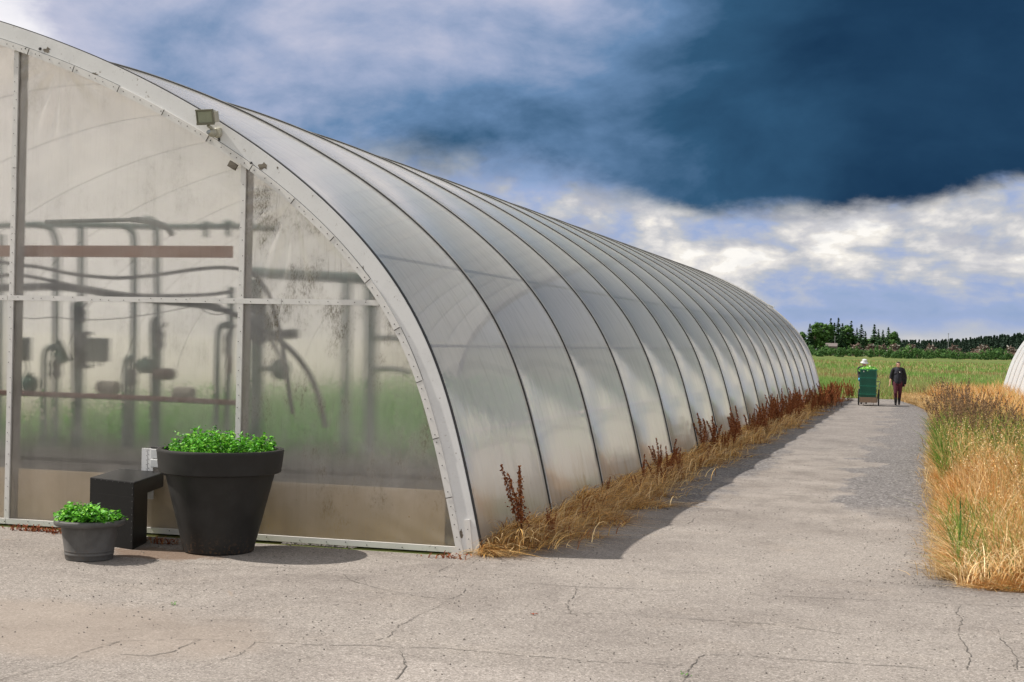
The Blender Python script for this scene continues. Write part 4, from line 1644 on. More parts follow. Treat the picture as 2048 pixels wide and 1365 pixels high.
def floodlight():
    c = on_y(430, 266, Y0 - .09)
    o = empty('floodlight', (float(c[0]), Y0 - .036, float(c[2])))
    tag(o, 'cream security floodlight with a motion sensor screwed to the end arch', 'floodlight')
    m = MB()
    m.tube([(0.01, -.0005, -.0), (0.01, -.05, -.0)], .052, 8)
    m.box((.01, -.02, .03), (.085, .04, .05))
    m.build('mount', M['lamp_case'], o, bevel=.006)
    m = MB()
    m.tube([(-.005, -.05, .02), (-.025, -.12, .05), (-.03, -.15, .06)], .018, 8)
    m.build('arm', M['lamp_case'], o)
    s = empty('sensor_dummy') if False else None
    m = MB()
    m.tube([(-.02, -.045, -.005), (-.02, -.095, -.008)], .042, 16)
    m.ball((-.02, -.095, -.006), (.040, .045, .036), 0, 14, 8)
    sb = m.build('motion_sensor', M['lamp_case'], o)
    m = MB()
    m.ball((-.032, -.112, -.002), (.033, .038, .026), 0, 14, 8)
    m.build('sensor_lens', M['sensor'], sb)
    rot = Matrix.Rotation(R(-4), 3, 'Z') @ Matrix.Rotation(R(14), 3, 'X')
    hc = Vector((-.045, -.15, .155))
    m = MB()
    W_, H_ = .20, .155
    # tapered body
    vs = [Vector((sx * W_ / 2, -.035, sz * H_ / 2)) for sz in (-1, 1) for sx in (-1, 1)] + [Vector((sx * W_ * .36, .07, sz * H_ * .34)) for sz in (-1, 1) for sx in (-1, 1)]
    vs = [rot @ q + hc for q in vs]
    m.add(vs, [(0, 1, 5, 4), (3, 2, 6, 7), (2, 0, 4, 6), (1, 3, 7, 5), (4, 5, 7, 6), (0, 2, 3, 1)])
    m.box(rot @ Vector((W_ * .50, .015, -.005)) + hc, (.018, .085, H_ * .72), 0, rot)
    hd = m.build('lamp_housing', M['lamp_case'], o, bevel=.004)
    m = MB()
    for sx, sz, w, h in ((0, H_ / 2 - .008, W_ + .01, .018), (0, -H_ / 2 + .008, W_ + .01, .026), (-W_ / 2 + .006, 0, .014, H_ - .03), (W_ / 2 - .006, 0, .014, H_ - .03)):
        m.box(rot @ Vector((sx, -.042, sz)) + hc, (w, .018, h), 0, rot)
    m.build('bezel', M['lamp_dark'], hd, bevel=.002)
    m = MB()
    m.box(rot @ Vector((0, -.0385, 0)) + hc, (W_ - .03, .006, H_ - .04), 0, rot)
    m.build('lamp_glass', M['lamp_glass'], hd)
    m = MB()
    m.tube([(.02, -.001, -.045), (.025, -.001, -.075)], .012, 6)
    m.build('cable_gland', M['dark_strip'], o)


floodlight()


# ------------------------------------------------------------------ dry strip along the greenhouse
def straw_strip():
    parts = []
    STRAW = [(.66, .40, .13), (.78, .53, .22), (.48, .25, .075), (.20, .085, .03), (.85, .64, .34)]
    r_ = np.random.default_rng(77)
    WN, HN = r_.uniform(-1, 1, 135)[:len(np.arange(13, 64, .38))], r_.uniform(-1, 1, 135)[:len(np.arange(13, 64, .38))]
    for y0, y1, N, wd, wid in ((13.55, 22, 13000, .0105, 1.0), (22, 38, 12000, .016, 1.0), (38, 62, 11000, .024, 1.05)):
        y = RNG.uniform(y0, y1, N)
        # tufts
        tuft = y + RNG.normal(0, .05, N)
        kx = np.arange(13, 64, .38)
        wn = np.interp(y, kx, WN)
        hn = np.interp(tuft, kx, HN)
        ww = (.56 + .40 * wn) * wid
        near = np.clip((y - 13.5) / .9, .15, 1)
        ux = np.abs(RNG.normal(0, .5, N)).clip(0, 1.1)
        x = XB - .02 + ux * ww * near
        h = (.11 + .27 * RNG.random(N) ** 1.4) * np.clip(1.25 - ux * .85, .3, 1.2) * (.6 + .4 * near) * (.95 + .45 * hn)
        lean = np.stack([RNG.normal(.24, .22, N), RNG.normal(-.04, .30, N)], 1) * (.6 + .7 * RNG.random((N, 1)))
        parts.append(blades(np.stack([x, tuft, np.full(N, .0)], 1), h, lean, np.full(N, wd) * RNG.uniform(.6, 1.4, N), pick(STRAW, [4, 4, 3, 2.4, 2], N, .30), 5, 2.0, .55))
    # long bent stems lying any which way over the mat
    for y0, y1, N, wd in ((13.6, 22, 1500, .010), (22, 45, 1300, .017)):
        y = RNG.uniform(y0, y1, N)
        x = XB + np.abs(RNG.normal(.25, .28, N))
        a = RNG.uniform(-1.7, 1.7, N)
        L = RNG.uniform(.2, .6, N)
        parts.append(blades(np.stack([x, y, RNG.uniform(0, .12, N)], 1), RNG.uniform(.12, .42, N), np.stack([np.cos(a) * L, np.sin(a) * L], 1), np.full(N, wd), pick([(.88, .68, .38), (.74, .48, .18), (.26, .11, .04)], [3, 3, 2], N, .25), 5, 1.8, .6))
    # a few pale stems right at the corner
    N = 160
    b = np.stack([RNG.normal(XB + .12, .12, N), RNG.normal(13.50, .04, N), np.full(N, .005)], 1)
    parts.append(blades(b, RNG.uniform(.02, .14, N), RNG.normal((.12, -.02), (.16, .04), (N, 2)), np.full(N, .006), pick([(.62, .47, .26), (.5, .34, .14)], [1, 1], N), 3, 1.5, .7))
    v, t, c = merge(parts)
    tag(np_mesh('straw_grass', v, t, M['straw'], c), 'flattened golden straw along the foot of the long greenhouse', 'dry grass', kind='stuff')


straw_strip()


def dock_mesh(name, h, stems, seed, spread=.12, dense=1.0):
    r = np.random.default_rng(seed)
    parts, pos, nr, sz = [], [], [], []
    for s in range(stems):
        bx, by = r.normal(0, .03), r.normal(0, .05)
        lx, ly = r.normal(.16, spread), r.normal(0, spread)
        hh = h * r.uniform(.7, 1.0)
        base = np.array([[bx, by, 0.0]])
        for _ in range(2):
            parts.append(blades(base, np.array([hh]), np.array([[lx, ly]]), np.array([.010]), np.array([[.11, .035, .018]]), 5, 1.4))
        n = int(210 * dense)
        t = .32 + .68 * r.random(n) ** .9
        side = r.integers(0, 7, n)
        for k in range(n):
            tt = t[k]
            rad = .075 * (1.15 - tt) * (1 if side[k] else 2.0)
            a = r.uniform(0, 2 * np.pi)
            pos.append((bx + lx * tt ** 1.4 + math.cos(a) * rad * r.random(), by + ly * tt ** 1.4 + math.sin(a) * rad * r.random(), hh * tt + r.normal(0, .008)))
            nr.append(r.normal(size=3))
            sz.append(r.uniform(.014, .040))
        for k in range(3):
            parts.append(blades(np.array([[bx, by, hh * r.uniform(.05, .3)]]), np.array([r.uniform(.03, .14)]), r.normal(0, .12, (1, 2)), np.array([.022]), np.array([[.15, .055, .025]]), 4, 1.2, .8))
    N = len(pos)
    pal = np.array([(.28, .09, .035), (.38, .145, .055), (.16, .05, .022), (.50, .23, .085)])[r.choice(4, N, p=[.4, .3, .2, .1])]
    parts.append(leaves(np.array(pos), np.array(nr), np.array(sz), pal, .75))
    v, t, c = merge(parts)
    o = np_mesh(name, v, t, M['rust_seed'], c)
    return o


def docks():
    src = [dock_mesh('dock_plant', .85, st, 100 + i) for i, st in enumerate((2, 3, 3, 4, 2, 4))]
    lone = [((1046, 1095), 1.0, 3, 'rust brown dried dock stalk standing nearest the white arch foot'),
            ((1172, 1003), .42, 4, 'short dried dock stalk in the straw by the second roof panel'),
            ((1415, 912), .95, 0, 'slim dried dock stalk standing clear against the middle of the film')]
    used = [False] * len(src)
    def put(x, y, s, k, rz, label, grp):
        if used[k]:
            o = src[k].copy()
            COL.objects.link(o)
        else:
            o = src[k]
            used[k] = True
        o.location = (x, y, 0)
        o.scale = (s, s, s)
        o.rotation_euler = (0, 0, rz)
        tag(o, label, 'dock plant', grp)
    g = 'dried dock plants along the greenhouse'
    for (px, py), s, k, lab in lone:
        p = on_z(px, py)
        put(max(p[0], XB + .12), p[1], s, k, RNG.uniform(0, 6), lab, g)
    L2 = 'rust brown dried dock in the thick band at the far half of the strip'
    L1 = 'rust brown dried dock in the small clump on the straw halfway along the near half'
    p = on_z(1075, 1090)
    for i in range(3):
        put(XB + RNG.uniform(.15, .45), p[1] + RNG.uniform(-.1, .7), RNG.uniform(.35, .6), RNG.integers(0, 6), RNG.uniform(0, 6), 'low crumpled dock in the straw right behind the stalk by the arch foot', g)
    for i in range(16):
        y = RNG.uniform(15.5, 27)
        put(XB + RNG.uniform(.12, .6), y, RNG.uniform(.22, .45), RNG.integers(0, 6), RNG.uniform(0, 6), 'low rust brown dock tuft poking out of the near half of the straw strip', g)
    for i in range(7):
        put(XB + RNG.uniform(.15, .5), RNG.uniform(20.2, 23.2), RNG.uniform(.55, .8), RNG.integers(0, 6), RNG.uniform(0, 6), L1, g)
    for i in range(98):
        y = 27 + 34.5 * RNG.random() ** .75
        y += .9 * math.sin(y * 1.7)
        put(XB + .1 + RNG.uniform(0, .35 + .012 * (y - 27)) + (RNG.uniform(.1, .55) if y > 48 else 0), y, RNG.uniform(.6, 1.12), RNG.integers(0, 6), RNG.uniform(0, 6), L2, g)


docks()


def weed(px, py, n, r, label):
    c = on_z(px, py)
    b = np.stack([RNG.normal(c[0], r, n), RNG.normal(min(c[1], Y0 - .07), .025, n), np.zeros(n)], 1)
    v1 = blades(b, RNG.uniform(.03, .14, n), RNG.normal(0, .05, (n, 2)), RNG.uniform(.008, .02, n), pick([(.28, .085, .035), (.18, .05, .025), (.40, .19, .08)], [3, 2, 1], n), 4, 1.3, .5)
    m = n * 2
    p = np.stack([RNG.normal(c[0], r * 1.4, m), RNG.normal(min(c[1], Y0 - .07), .04, m), RNG.uniform(.004, .05, m)], 1)
    v2 = leaves(p, RNG.normal(0, .6, (m, 3)) + (0, 0, .8), RNG.uniform(.02, .05, m), pick([(.28, .085, .035), (.18, .05, .025), (.40, .19, .08)], [3, 2, 1], m), .5)
    v, t, cc = merge([v1, v2])
    o = np_mesh('dead_weed', v - np.array([c[0], c[1], 0]), t, M['rust_seed'], cc)
    o.location = (c[0], c[1], 0)
    tag(o, label, 'weed', 'withered weeds at the foot of the end wall')


weed(50, 1062, 22, .10, 'withered red brown weed by the sill at the foot of the left post')
weed(72, 1063, 26, .06, 'taller withered red weed beside the small grey planter')
weed(110, 1067, 26, .07, 'withered weed tuft half hidden by the small grey planter')
weed(322, 1088, 30, .09, 'withered red weed on the ground between bench and large planter')
weed(893, 1117, 18, .10, 'dead curled leaves lying at the foot of the white arch')

# ------------------------------------------------------------------ tall grass on the right
def tall_grass():
    GOLD = [(.70, .45, .18), (.78, .56, .27), (.56, .31, .11), (.88, .70, .42), (.34, .15, .05)]
    ORNG = [(.58, .27, .065), (.48, .19, .045), (.66, .37, .11)]
    GREN = [(.13, .24, .035), (.22, .32, .06), (.08, .17, .03), (.34, .36, .09)]
    parts = []
    EJ = np.random.default_rng(5).normal(0, .10, len(np.arange(12, 75, .45)))
    FJ = np.random.default_rng(6).uniform(0, .55, 40)

    def patch(N, y0, y1, x0, x1, h0, h1, wd, fgreen, lean=.18, edge_low=True, pw=1.0):
        y = y0 + (y1 - y0) * RNG.random(N) ** pw
        ex = edge_x(y) + .16 + np.interp(y, np.arange(12, 75, .45), EJ)
        d = x0 + (x1 - x0) * RNG.random(N) ** 1.25
        x = ex + d + RNG.normal(0, .05, N)
        y = np.maximum(y, 13.38 + np.interp(x, np.linspace(-.5, 5, 40), FJ) * RNG.random(N))
        front = np.clip((y - 13.25) / 1.5, .22, 1) * np.clip(.8 + .4 * np.interp(x, np.linspace(-.5, 5, 40), FJ[::-1]), .6, 1.1)
        rise = np.clip((d + .25) / .85, .22, 1) if edge_low else np.ones(N)
        h = RNG.uniform(h0, h1, N) * rise * front
        h *= 1 + .22 * np.sin(y * .9 + x * 2.1) + .1 * np.sin(y * 3.7)
        g = fgreen(x, y, d)
        isg = RNG.random(N) < g
        tint = np.where(isg[:, None], pick(GREN, [3, 3, 2, 2], N), np.where((RNG.random(N) < .3)[:, None], pick(ORNG, [1, 1, 1], N), pick(GOLD, [3, 3, 2, 2, 1], N)))
        ln = RNG.normal((-.04, -.06), lean, (N, 2)) * (.5 + h[:, None])
        parts.append(blades(np.stack([x, y, np.zeros(N)], 1), h, ln, np.full(N, wd) * RNG.uniform(.6, 1.5, N), tint, 4, 1.9, .12))

    def gz(x, y, d):
        a = np.sin(y * .55 + 1.2) * .5 + np.sin(x * 2.2 + y * .8) * .35
        inside = np.clip((d - .35) / .4, 0, 1)
        band = np.exp(-((y - 27) / 4.5) ** 2) * (.62 + .35 * np.sin(x * 3.1 + y * .6)) + np.exp(-((y - 18.0) / 1.4) ** 2) * .75 * (d > .9)
        return np.clip(.20 + .34 * a + band, .03, .85) * inside + .04
    patch(26000, 13.45, 16.5, -.12, 2.6, .30, .70, .0055, gz, .26, pw=1.1)
    patch(34000, 15.5, 24, -.10, 3.2, .55, .98, .0075, gz, .15)
    patch(28000, 23, 34, -.05, 3.4, .65, 1.05, .011, gz, .14)
    patch(30000, 33, PATH_END + 2, -.10, 4.4, .55, 1.0, .017, lambda x, y, d: .05 + 0 * x, .15)
    patch(9000, 13.42, 15.2, -.10, 2.4, .06, .22, .006, lambda x, y, d: .05 + 0 * x, .30, False)
    N = 5200
    y = 13.5 + 4.2 * RNG.random(N) ** 1.3
    x = edge_x(y) + RNG.uniform(.0, 2.3, N)
    a = RNG.uniform(0, 2 * np.pi, N)
    L = RNG.uniform(.15, .55, N)
    parts.append(blades(np.stack([x, y, RNG.uniform(0, .25, N) * np.clip((x - edge_x(y)) / .5, 0, 1)], 1), RNG.uniform(.10, .50, N), np.stack([np.cos(a) * L, np.sin(a) * L], 1), np.full(N, .008), pick([(.86, .66, .36), (.74, .50, .22), (.92, .76, .48), (.40, .19, .06)], [3, 3, 2, 2], N, .25), 5, 1.7, .55))
    N = 700
    y = RNG.uniform(13.7, 17.5, N)
    x = edge_x(y) + np.abs(RNG.normal(.15, .6, N))
    parts.append(blades(np.stack([x, y, np.zeros(N)], 1), RNG.uniform(.25, .75, N), RNG.normal((-.08, -.05), .2, (N, 2)), np.full(N, .009), pick(GREN, [3, 3, 2, 2], N), 5, 1.9, .2))
    # ripe seed heads over the golden stems
    N = 1500
    y = 14.2 + 12 * RNG.random(N)
    x = edge_x(y) + RNG.uniform(.2, 3.0, N)
    h = RNG.uniform(.65, 1.12, N) * np.clip((y - 13.2) / 1.6, .4, 1)
    ln = RNG.normal((-.03, -.05), .20, (N, 2))
    b0 = np.stack([x, y, np.zeros(N)], 1)
    parts.append(blades(b0, h, ln, np.full(N, .005), pick(GOLD, [3, 3, 2, 2, .5], N), 4, 1.9))
    t = np.linspace(.82, 1.0, 9)
    P = (b0[:, None] + np.stack([ln[:, None, 0] * t ** 1.9, ln[:, None, 1] * t ** 1.9, h[:, None] * t], 2)).reshape(-1, 3)
    P += RNG.normal(0, .010, P.shape)
    parts.append(leaves(P, RNG.normal(size=P.shape), RNG.uniform(.015, .034, len(P)), pick([(.74, .50, .22), (.60, .34, .12), (.42, .20, .08), (.86, .68, .40)], [3, 3, 2, 2], len(P)), .4))
    # the pale lodged stems along the path edge
    N = 14000
    y = 13.8 + 48 * RNG.random(N) ** 1.6
    x = edge_x(y) + .08 + RNG.normal(.02, .13, N)
    parts.append(blades(np.stack([x, y, np.zeros(N)], 1), RNG.uniform(.06, .26, N), RNG.normal((-.10, -.05), .12, (N, 2)), .004 + .00025 * y, pick([(.60, .41, .19), (.66, .50, .27), (.46, .29, .11)], [3, 2, 2], N), 3, 1.5, .5))
    # bank of straw sweeping round the corner at the end of the path
    N = 9000
    y = RNG.uniform(52, PATH_END + 4, N)
    x = edge_x(y) + RNG.uniform(-.9, .6, N) * np.clip((y - 50) / 12, .1, 1)
    parts.append(blades(np.stack([x, y, np.zeros(N)], 1), RNG.uniform(.15, .55, N), RNG.normal((-.1, -.05), .15, (N, 2)), np.full(N, .02), pick([(.60, .41, .19), (.66, .50, .27), (.46, .29, .11)], [3, 2, 2], N), 3, 1.5, .4))
    v, t, c = merge(parts)
    tag(np_mesh('tall_grass', v, t, M['grass'], c), 'tall golden and green grass along the right side of the path', 'grass', kind='stuff')

    # reed grass with dark seed heads
    parts = []
    N = 300
    y = RNG.normal(28.0, 2.6, N).clip(23.5, 36)
    d = np.abs(RNG.normal(.0, .85, N)) + .06
    x = edge_x(y) + d
    h = RNG.uniform(1.15, 1.62, N) * np.clip(1.08 - .20 * d, .55, 1) * RNG.uniform(.82, 1.0, N)
    ln = RNG.normal((-.02, -.05), .22, (N, 2)).clip(-.32, .5)
    base = np.stack([x, y, np.zeros(N)], 1)
    parts.append(blades(base, h, ln, np.full(N, .008), pick([(.16, .15, .045), (.20, .14, .05), (.12, .17, .04)], [1, 1, 1], N), 4, 1.8))
    K = 26
    t = np.linspace(.80, 1.02, K)
    P = (base[:, None] + np.stack([ln[:, None, 0] * t ** 1.8, ln[:, None, 1] * t ** 1.8, h[:, None] * t], 2)).reshape(-1, 3)
    P += RNG.normal(0, .009, P.shape) * np.tile(np.sin(np.linspace(.35, 3.0, K)), N)[:, None]
    n = len(P)
    nr = RNG.normal(size=(n, 3)) * (1, 1, .25)
    parts.append(leaves(P, nr, RNG.uniform(.025, .05, n), pick([(.20, .12, .07), (.27, .165, .09), (.36, .23, .12), (.13, .08, .055)], [3, 3, 2, 2], n), .4))
    N = 6200
    y = RNG.normal(28.5, 3.2, N).clip(23, 36)
    x = edge_x(y) + np.abs(RNG.normal(.1, 1.0, N)) + .06
    parts.append(blades(np.stack([x, y, np.zeros(N)], 1), RNG.uniform(.5, 1.15, N), RNG.normal((-.05, -.04), .22, (N, 2)), np.full(N, .016), pick(GREN + [(.62, .44, .18)], [2.5, 3, 1.5, 2, 2], N), 4, 1.8, .15))
    v, t, c = merge(parts)
    tag(np_mesh('reed_grass', v, t, M['grass'], c), 'tall green reed grass with dark purple brown seed heads leaning over the path', 'reed grass', kind='stuff')
    # broad upright leaves at the near corner
    c0 = on_z(1925, 1130)
    rr = [(-.03, 0, .62, .0), (.02, .02, .50, .05), (.05, -.02, .40, .10), (-.06, .03, .36, -.12), (.0, -.04, .30, -.2), (.08, .05, .28, .2), (-.02, .05, .46, -.05), (.1, 0, .2, .24)]
    b = np.array([(p[0], p[1], 0) for p in rr], float)
    v, t, c = blades(b, np.array([p[2] for p in rr]) * 1.15, np.array([(p[3], -.03) for p in rr]), np.full(len(rr), .028), pick([(.10, .22, .05), (.06, .16, .04)], [1, 1], len(rr)), 6, 2.0)
    o = np_mesh('reed_plant', v, t, M['leaf'], c)
    o.location = (c0[0], c0[1], 0)
    tag(o, 'upright broad green reed leaves at the near corner of the golden grass', 'reed')


tall_grass()
p = on_z(1897, 1052)
b = MB()
for k in range(5):
    b.ball((RNG.normal(0, .03), RNG.normal(0, .02), .02 + .012 * k), (RNG.uniform(.02, .035), RNG.uniform(.015, .03), .012), 0, 6, 4, Matrix.Rotation(RNG.uniform(-.6, .6), 3, 'X'))
o = b.build('paper_scrap', M['paper'])
o.location = (p[0], p[1], 0)
tag(o, 'crumpled white scrap caught at the edge of the golden grass', 'litter')
p = on_z(1064, 1230)
v, t, c = leaves(np.array([(0, 0, .008), (.03, .005, .010)]), np.array([(.1, 0, 1), (.2, .1, 1.0)]), np.array([.07, .05]), np.array([(.3, .07, .03)] * 2), .4)
o = np_mesh('fallen_leaf', v, t, M['rust_seed'], c)
o.location = (p[0], p[1], 0)
tag(o, 'small red dry leaf lying on the open asphalt', 'leaf')
for (px, py, lab) in ((347, 1211, 'tiny green sprout in the asphalt in front of the pots'), (1369, 1354, 'tiny green sprout in the asphalt crack at the bottom edge')):
    p = on_z(px, py)
    n = 14
    v, t, c = leaves(np.stack([RNG.normal(0, .018, n), RNG.normal(0, .018, n), RNG.uniform(.006, .03, n)], 1), RNG.normal(0, .4, (n, 3)) + (0, 0, 1), np.full(n, .02), pick([(.10, .25, .04)], [1], n), .6)
    o = np_mesh('sprout', v, t, M['leaf'], c)
    o.location = (p[0], p[1], 0)
    tag(o, lab, 'sprout')


# ------------------------------------------------------------------ meadow beyond the path
def meadow():
    parts = []
    for y0, y1, N, h0, h1, wd in ((PATH_END + .4, 82, 42000, .35, .80, .024), (80, 125, 34000, .4, .8, .05), (120, 230, 26000, .4, .85, .11)):
        y = RNG.uniform(y0, y1, N)
        px0, px1 = 1500.0, 2100.0
        xa = np.array([on_y(px0, 700, q)[0] for q in (y0, y1)])
        xb = np.array([on_y(px1, 700, q)[0] for q in (y0, y1)])
        lo, hi = np.interp(y, (y0, y1), xa), np.interp(y, (y0, y1), xb)
        x = lo + (hi - lo) * RNG.random(N)
        f = np.sin(y * .23) * .5 + np.sin(x * .5 + y * .11) * .5 + RNG.normal(0, .6, N)
        first = y < PATH_END + 6
        tint = np.where((f > .9)[:, None], pick([(.36, .19, .08), (.42, .28, .13), (.28, .13, .06)], [1, 1, 1], N), np.where((f > .0)[:, None], pick([(.37, .37, .14), (.46, .42, .20)], [1, 1], N), pick([(.19, .36, .07), (.26, .41, .10), (.13, .27, .05)], [2, 2, 1], N)))
        grow = np.where(first, np.clip((y - PATH_END) / 3.0, .2, 1), 1)
        parts.append(blades(np.stack([x, y, np.full(N, -.03)], 1), RNG.uniform(h0, h1, N) * grow, RNG.normal(-.05, .16, (N, 2)), np.full(N, wd) * RNG.uniform(.6, 1.5, N), tint, 3, 1.7))
    v, t, c = merge(parts)
    tag(np_mesh('meadow_grass', v, t, M['grass'], c), 'rough green and rusty meadow grass beyond the end of the path', 'grass', kind='stuff')


meadow()


# ------------------------------------------------------------------ far edge of the field
def bush_mesh(name, seed, n=420):
    r = np.random.default_rng(seed)
    cl = r.normal(0, 1, (9, 3)) * (.55, .5, .28) + (0, 0, .5)
    k = r.integers(0, 9, n)
    d = r.normal(size=(n, 3))
    d /= np.linalg.norm(d, axis=1, keepdims=True)
    p = cl[k] + d * (.36 * r.uniform(.6, 1.0, (n, 1)))
    p[:, 2] = np.abs(p[:, 2])
    tint = np.array([(.035, .095, .022), (.060, .140, .030), (.090, .175, .042)])[r.choice(3, n, p=[.4, .4, .2])]
    v, t, c = leaves(p, d + (0, 0, .4), r.uniform(.12, .26, n), tint, .7)
    return np_mesh(name, v, t, M['needle'], c)


def bushes():
    src = [bush_mesh('bush', 40 + i) for i in range(5)]
    used = [False] * 5
    def put(px, py_base, py_top, wpx, lab, k, Y=None):
        hz = HZ + ROLL * (px - CX)
        Yb = Y or min(560.0, CAMH * F / max(py_base - hz, 3.5))
        p = on_y(px, py_base, Yb)
        h = (py_base - py_top) / F * Yb
        if used[k]:
            o = src[k].copy()
            COL.objects.link(o)
        else:
            o = src[k]
            used[k] = True
        o.location = (p[0], Yb, 0)
        w = wpx / F * Yb
        o.scale = (w / 1.9, w / 1.9, h * 1.02)
        o.rotation_euler = (0, 0, RNG.uniform(0, 6))
        tag(o, lab, 'bush', 'bushes along the far edge of the field')
    put(1779, 716, 695, 26, 'darker rounded bush of a close pair midway along the hedge line', 0)
    put(1806, 717, 694, 32, 'tallest dark bush of the hedge line, just right of the pair', 1)
    put(1995, 719, 697, 34, 'dark bush ending the hedge line beside the white greenhouse', 2)
    put(1655, 712, 694, 30, 'dark bush below the grey shed at the left end of the hedge line', 3)
    for i in range(46):
        px = 1600 + 430 * (i + RNG.random()) / 46
        lo = 711.5 + (px - 1600) * .018
        put(px, lo + RNG.uniform(-1, 2), lo - RNG.uniform(10, 19), RNG.uniform(18, 34), 'green bush of the low hedge line across the far field', int(RNG.integers(0, 5)))


bushes()


def conifer(name, seed, bare=.06, wide=.17, n_lay=30):
    r = np.random.default_rng(seed)
    root = empty(name)
    m = MB()
    m.tube([(0, 0, 0), (0, 0, .5), (0, 0, .97)], [.016, .010, .002], 6)
    m.build('trunk', M['bark'], root)
    pos, nr, sz = [], [], []
    for L in range(n_lay):
        t = (L + r.random()) / n_lay
        z = bare + (1 - bare) * t
        rad = wide * (1 - t) ** .85 * r.uniform(.7, 1.15) + .008
        nb = int(5 + 9 * (1 - t))
        for b in range(nb):
            a = r.uniform(0, 2 * np.pi)
            le = rad * r.uniform(.6, 1.1)
            for k in range(4):
                q = (k + 1) / 4
                pos.append((math.cos(a) * le * q, math.sin(a) * le * q, z - .10 * le * q - .25 * le * q * q + r.normal(0, .004)))
                nr.append((math.cos(a) * .5 + r.normal(0, .3), math.sin(a) * .5 + r.normal(0, .3), .9))
                sz.append(.085 * (1.15 - .55 * t) * r.uniform(.7, 1.3))
    N = len(pos)
    tint = np.array([(.020, .055, .020), (.032, .080, .026), (.048, .105, .034)])[r.choice(3, N, p=[.4, .4, .2])]
    v, t, c = leaves(np.array(pos), np.array(nr), np.array(sz), tint, .6)
    np_mesh('crown', v, t, M['needle'], c, root)
    return root


def broadleaf(name, seed):
    r = np.random.default_rng(seed)
    root = empty(name)
    m = MB()
    m.tube([(0, 0, 0), (.01, 0, .3), (0, .01, .7)], [.022, .017, .006], 6)
    for k in range(6):
        a = r.uniform(0, 6.28)
        m.tube([(0, 0, .25 + .06 * k), (math.cos(a) * .1, math.sin(a) * .1, .40 + .07 * k), (math.cos(a) * .16, math.sin(a) * .16, .52 + .06 * k)], [.010, .006, .002], 5)
    m.build('trunk', M['bark'], root)
    K = 26
    cl = r.normal(size=(K, 3))
    cl /= np.linalg.norm(cl, axis=1, keepdims=True)
    cl = cl * r.uniform(.5, 1, (K, 1)) * (.19, .19, .36) + (0, 0, .60)
    n = 2200
    k = r.integers(0, K, n)
    d = r.normal(size=(n, 3))
    d /= np.linalg.norm(d, axis=1, keepdims=True)
    p = cl[k] + d * r.uniform(.03, .085, (n, 1))
    tint = np.array([(.045, .115, .025), (.070, .155, .034), (.10, .19, .045)])[r.choice(3, n, p=[.4, .4, .2])]
    v, t, c = leaves(p, d + (0, 0, .3), r.uniform(.04, .08, n), tint, .8)
    np_mesh('crown', v, t, M['needle'], c, root)
    return root


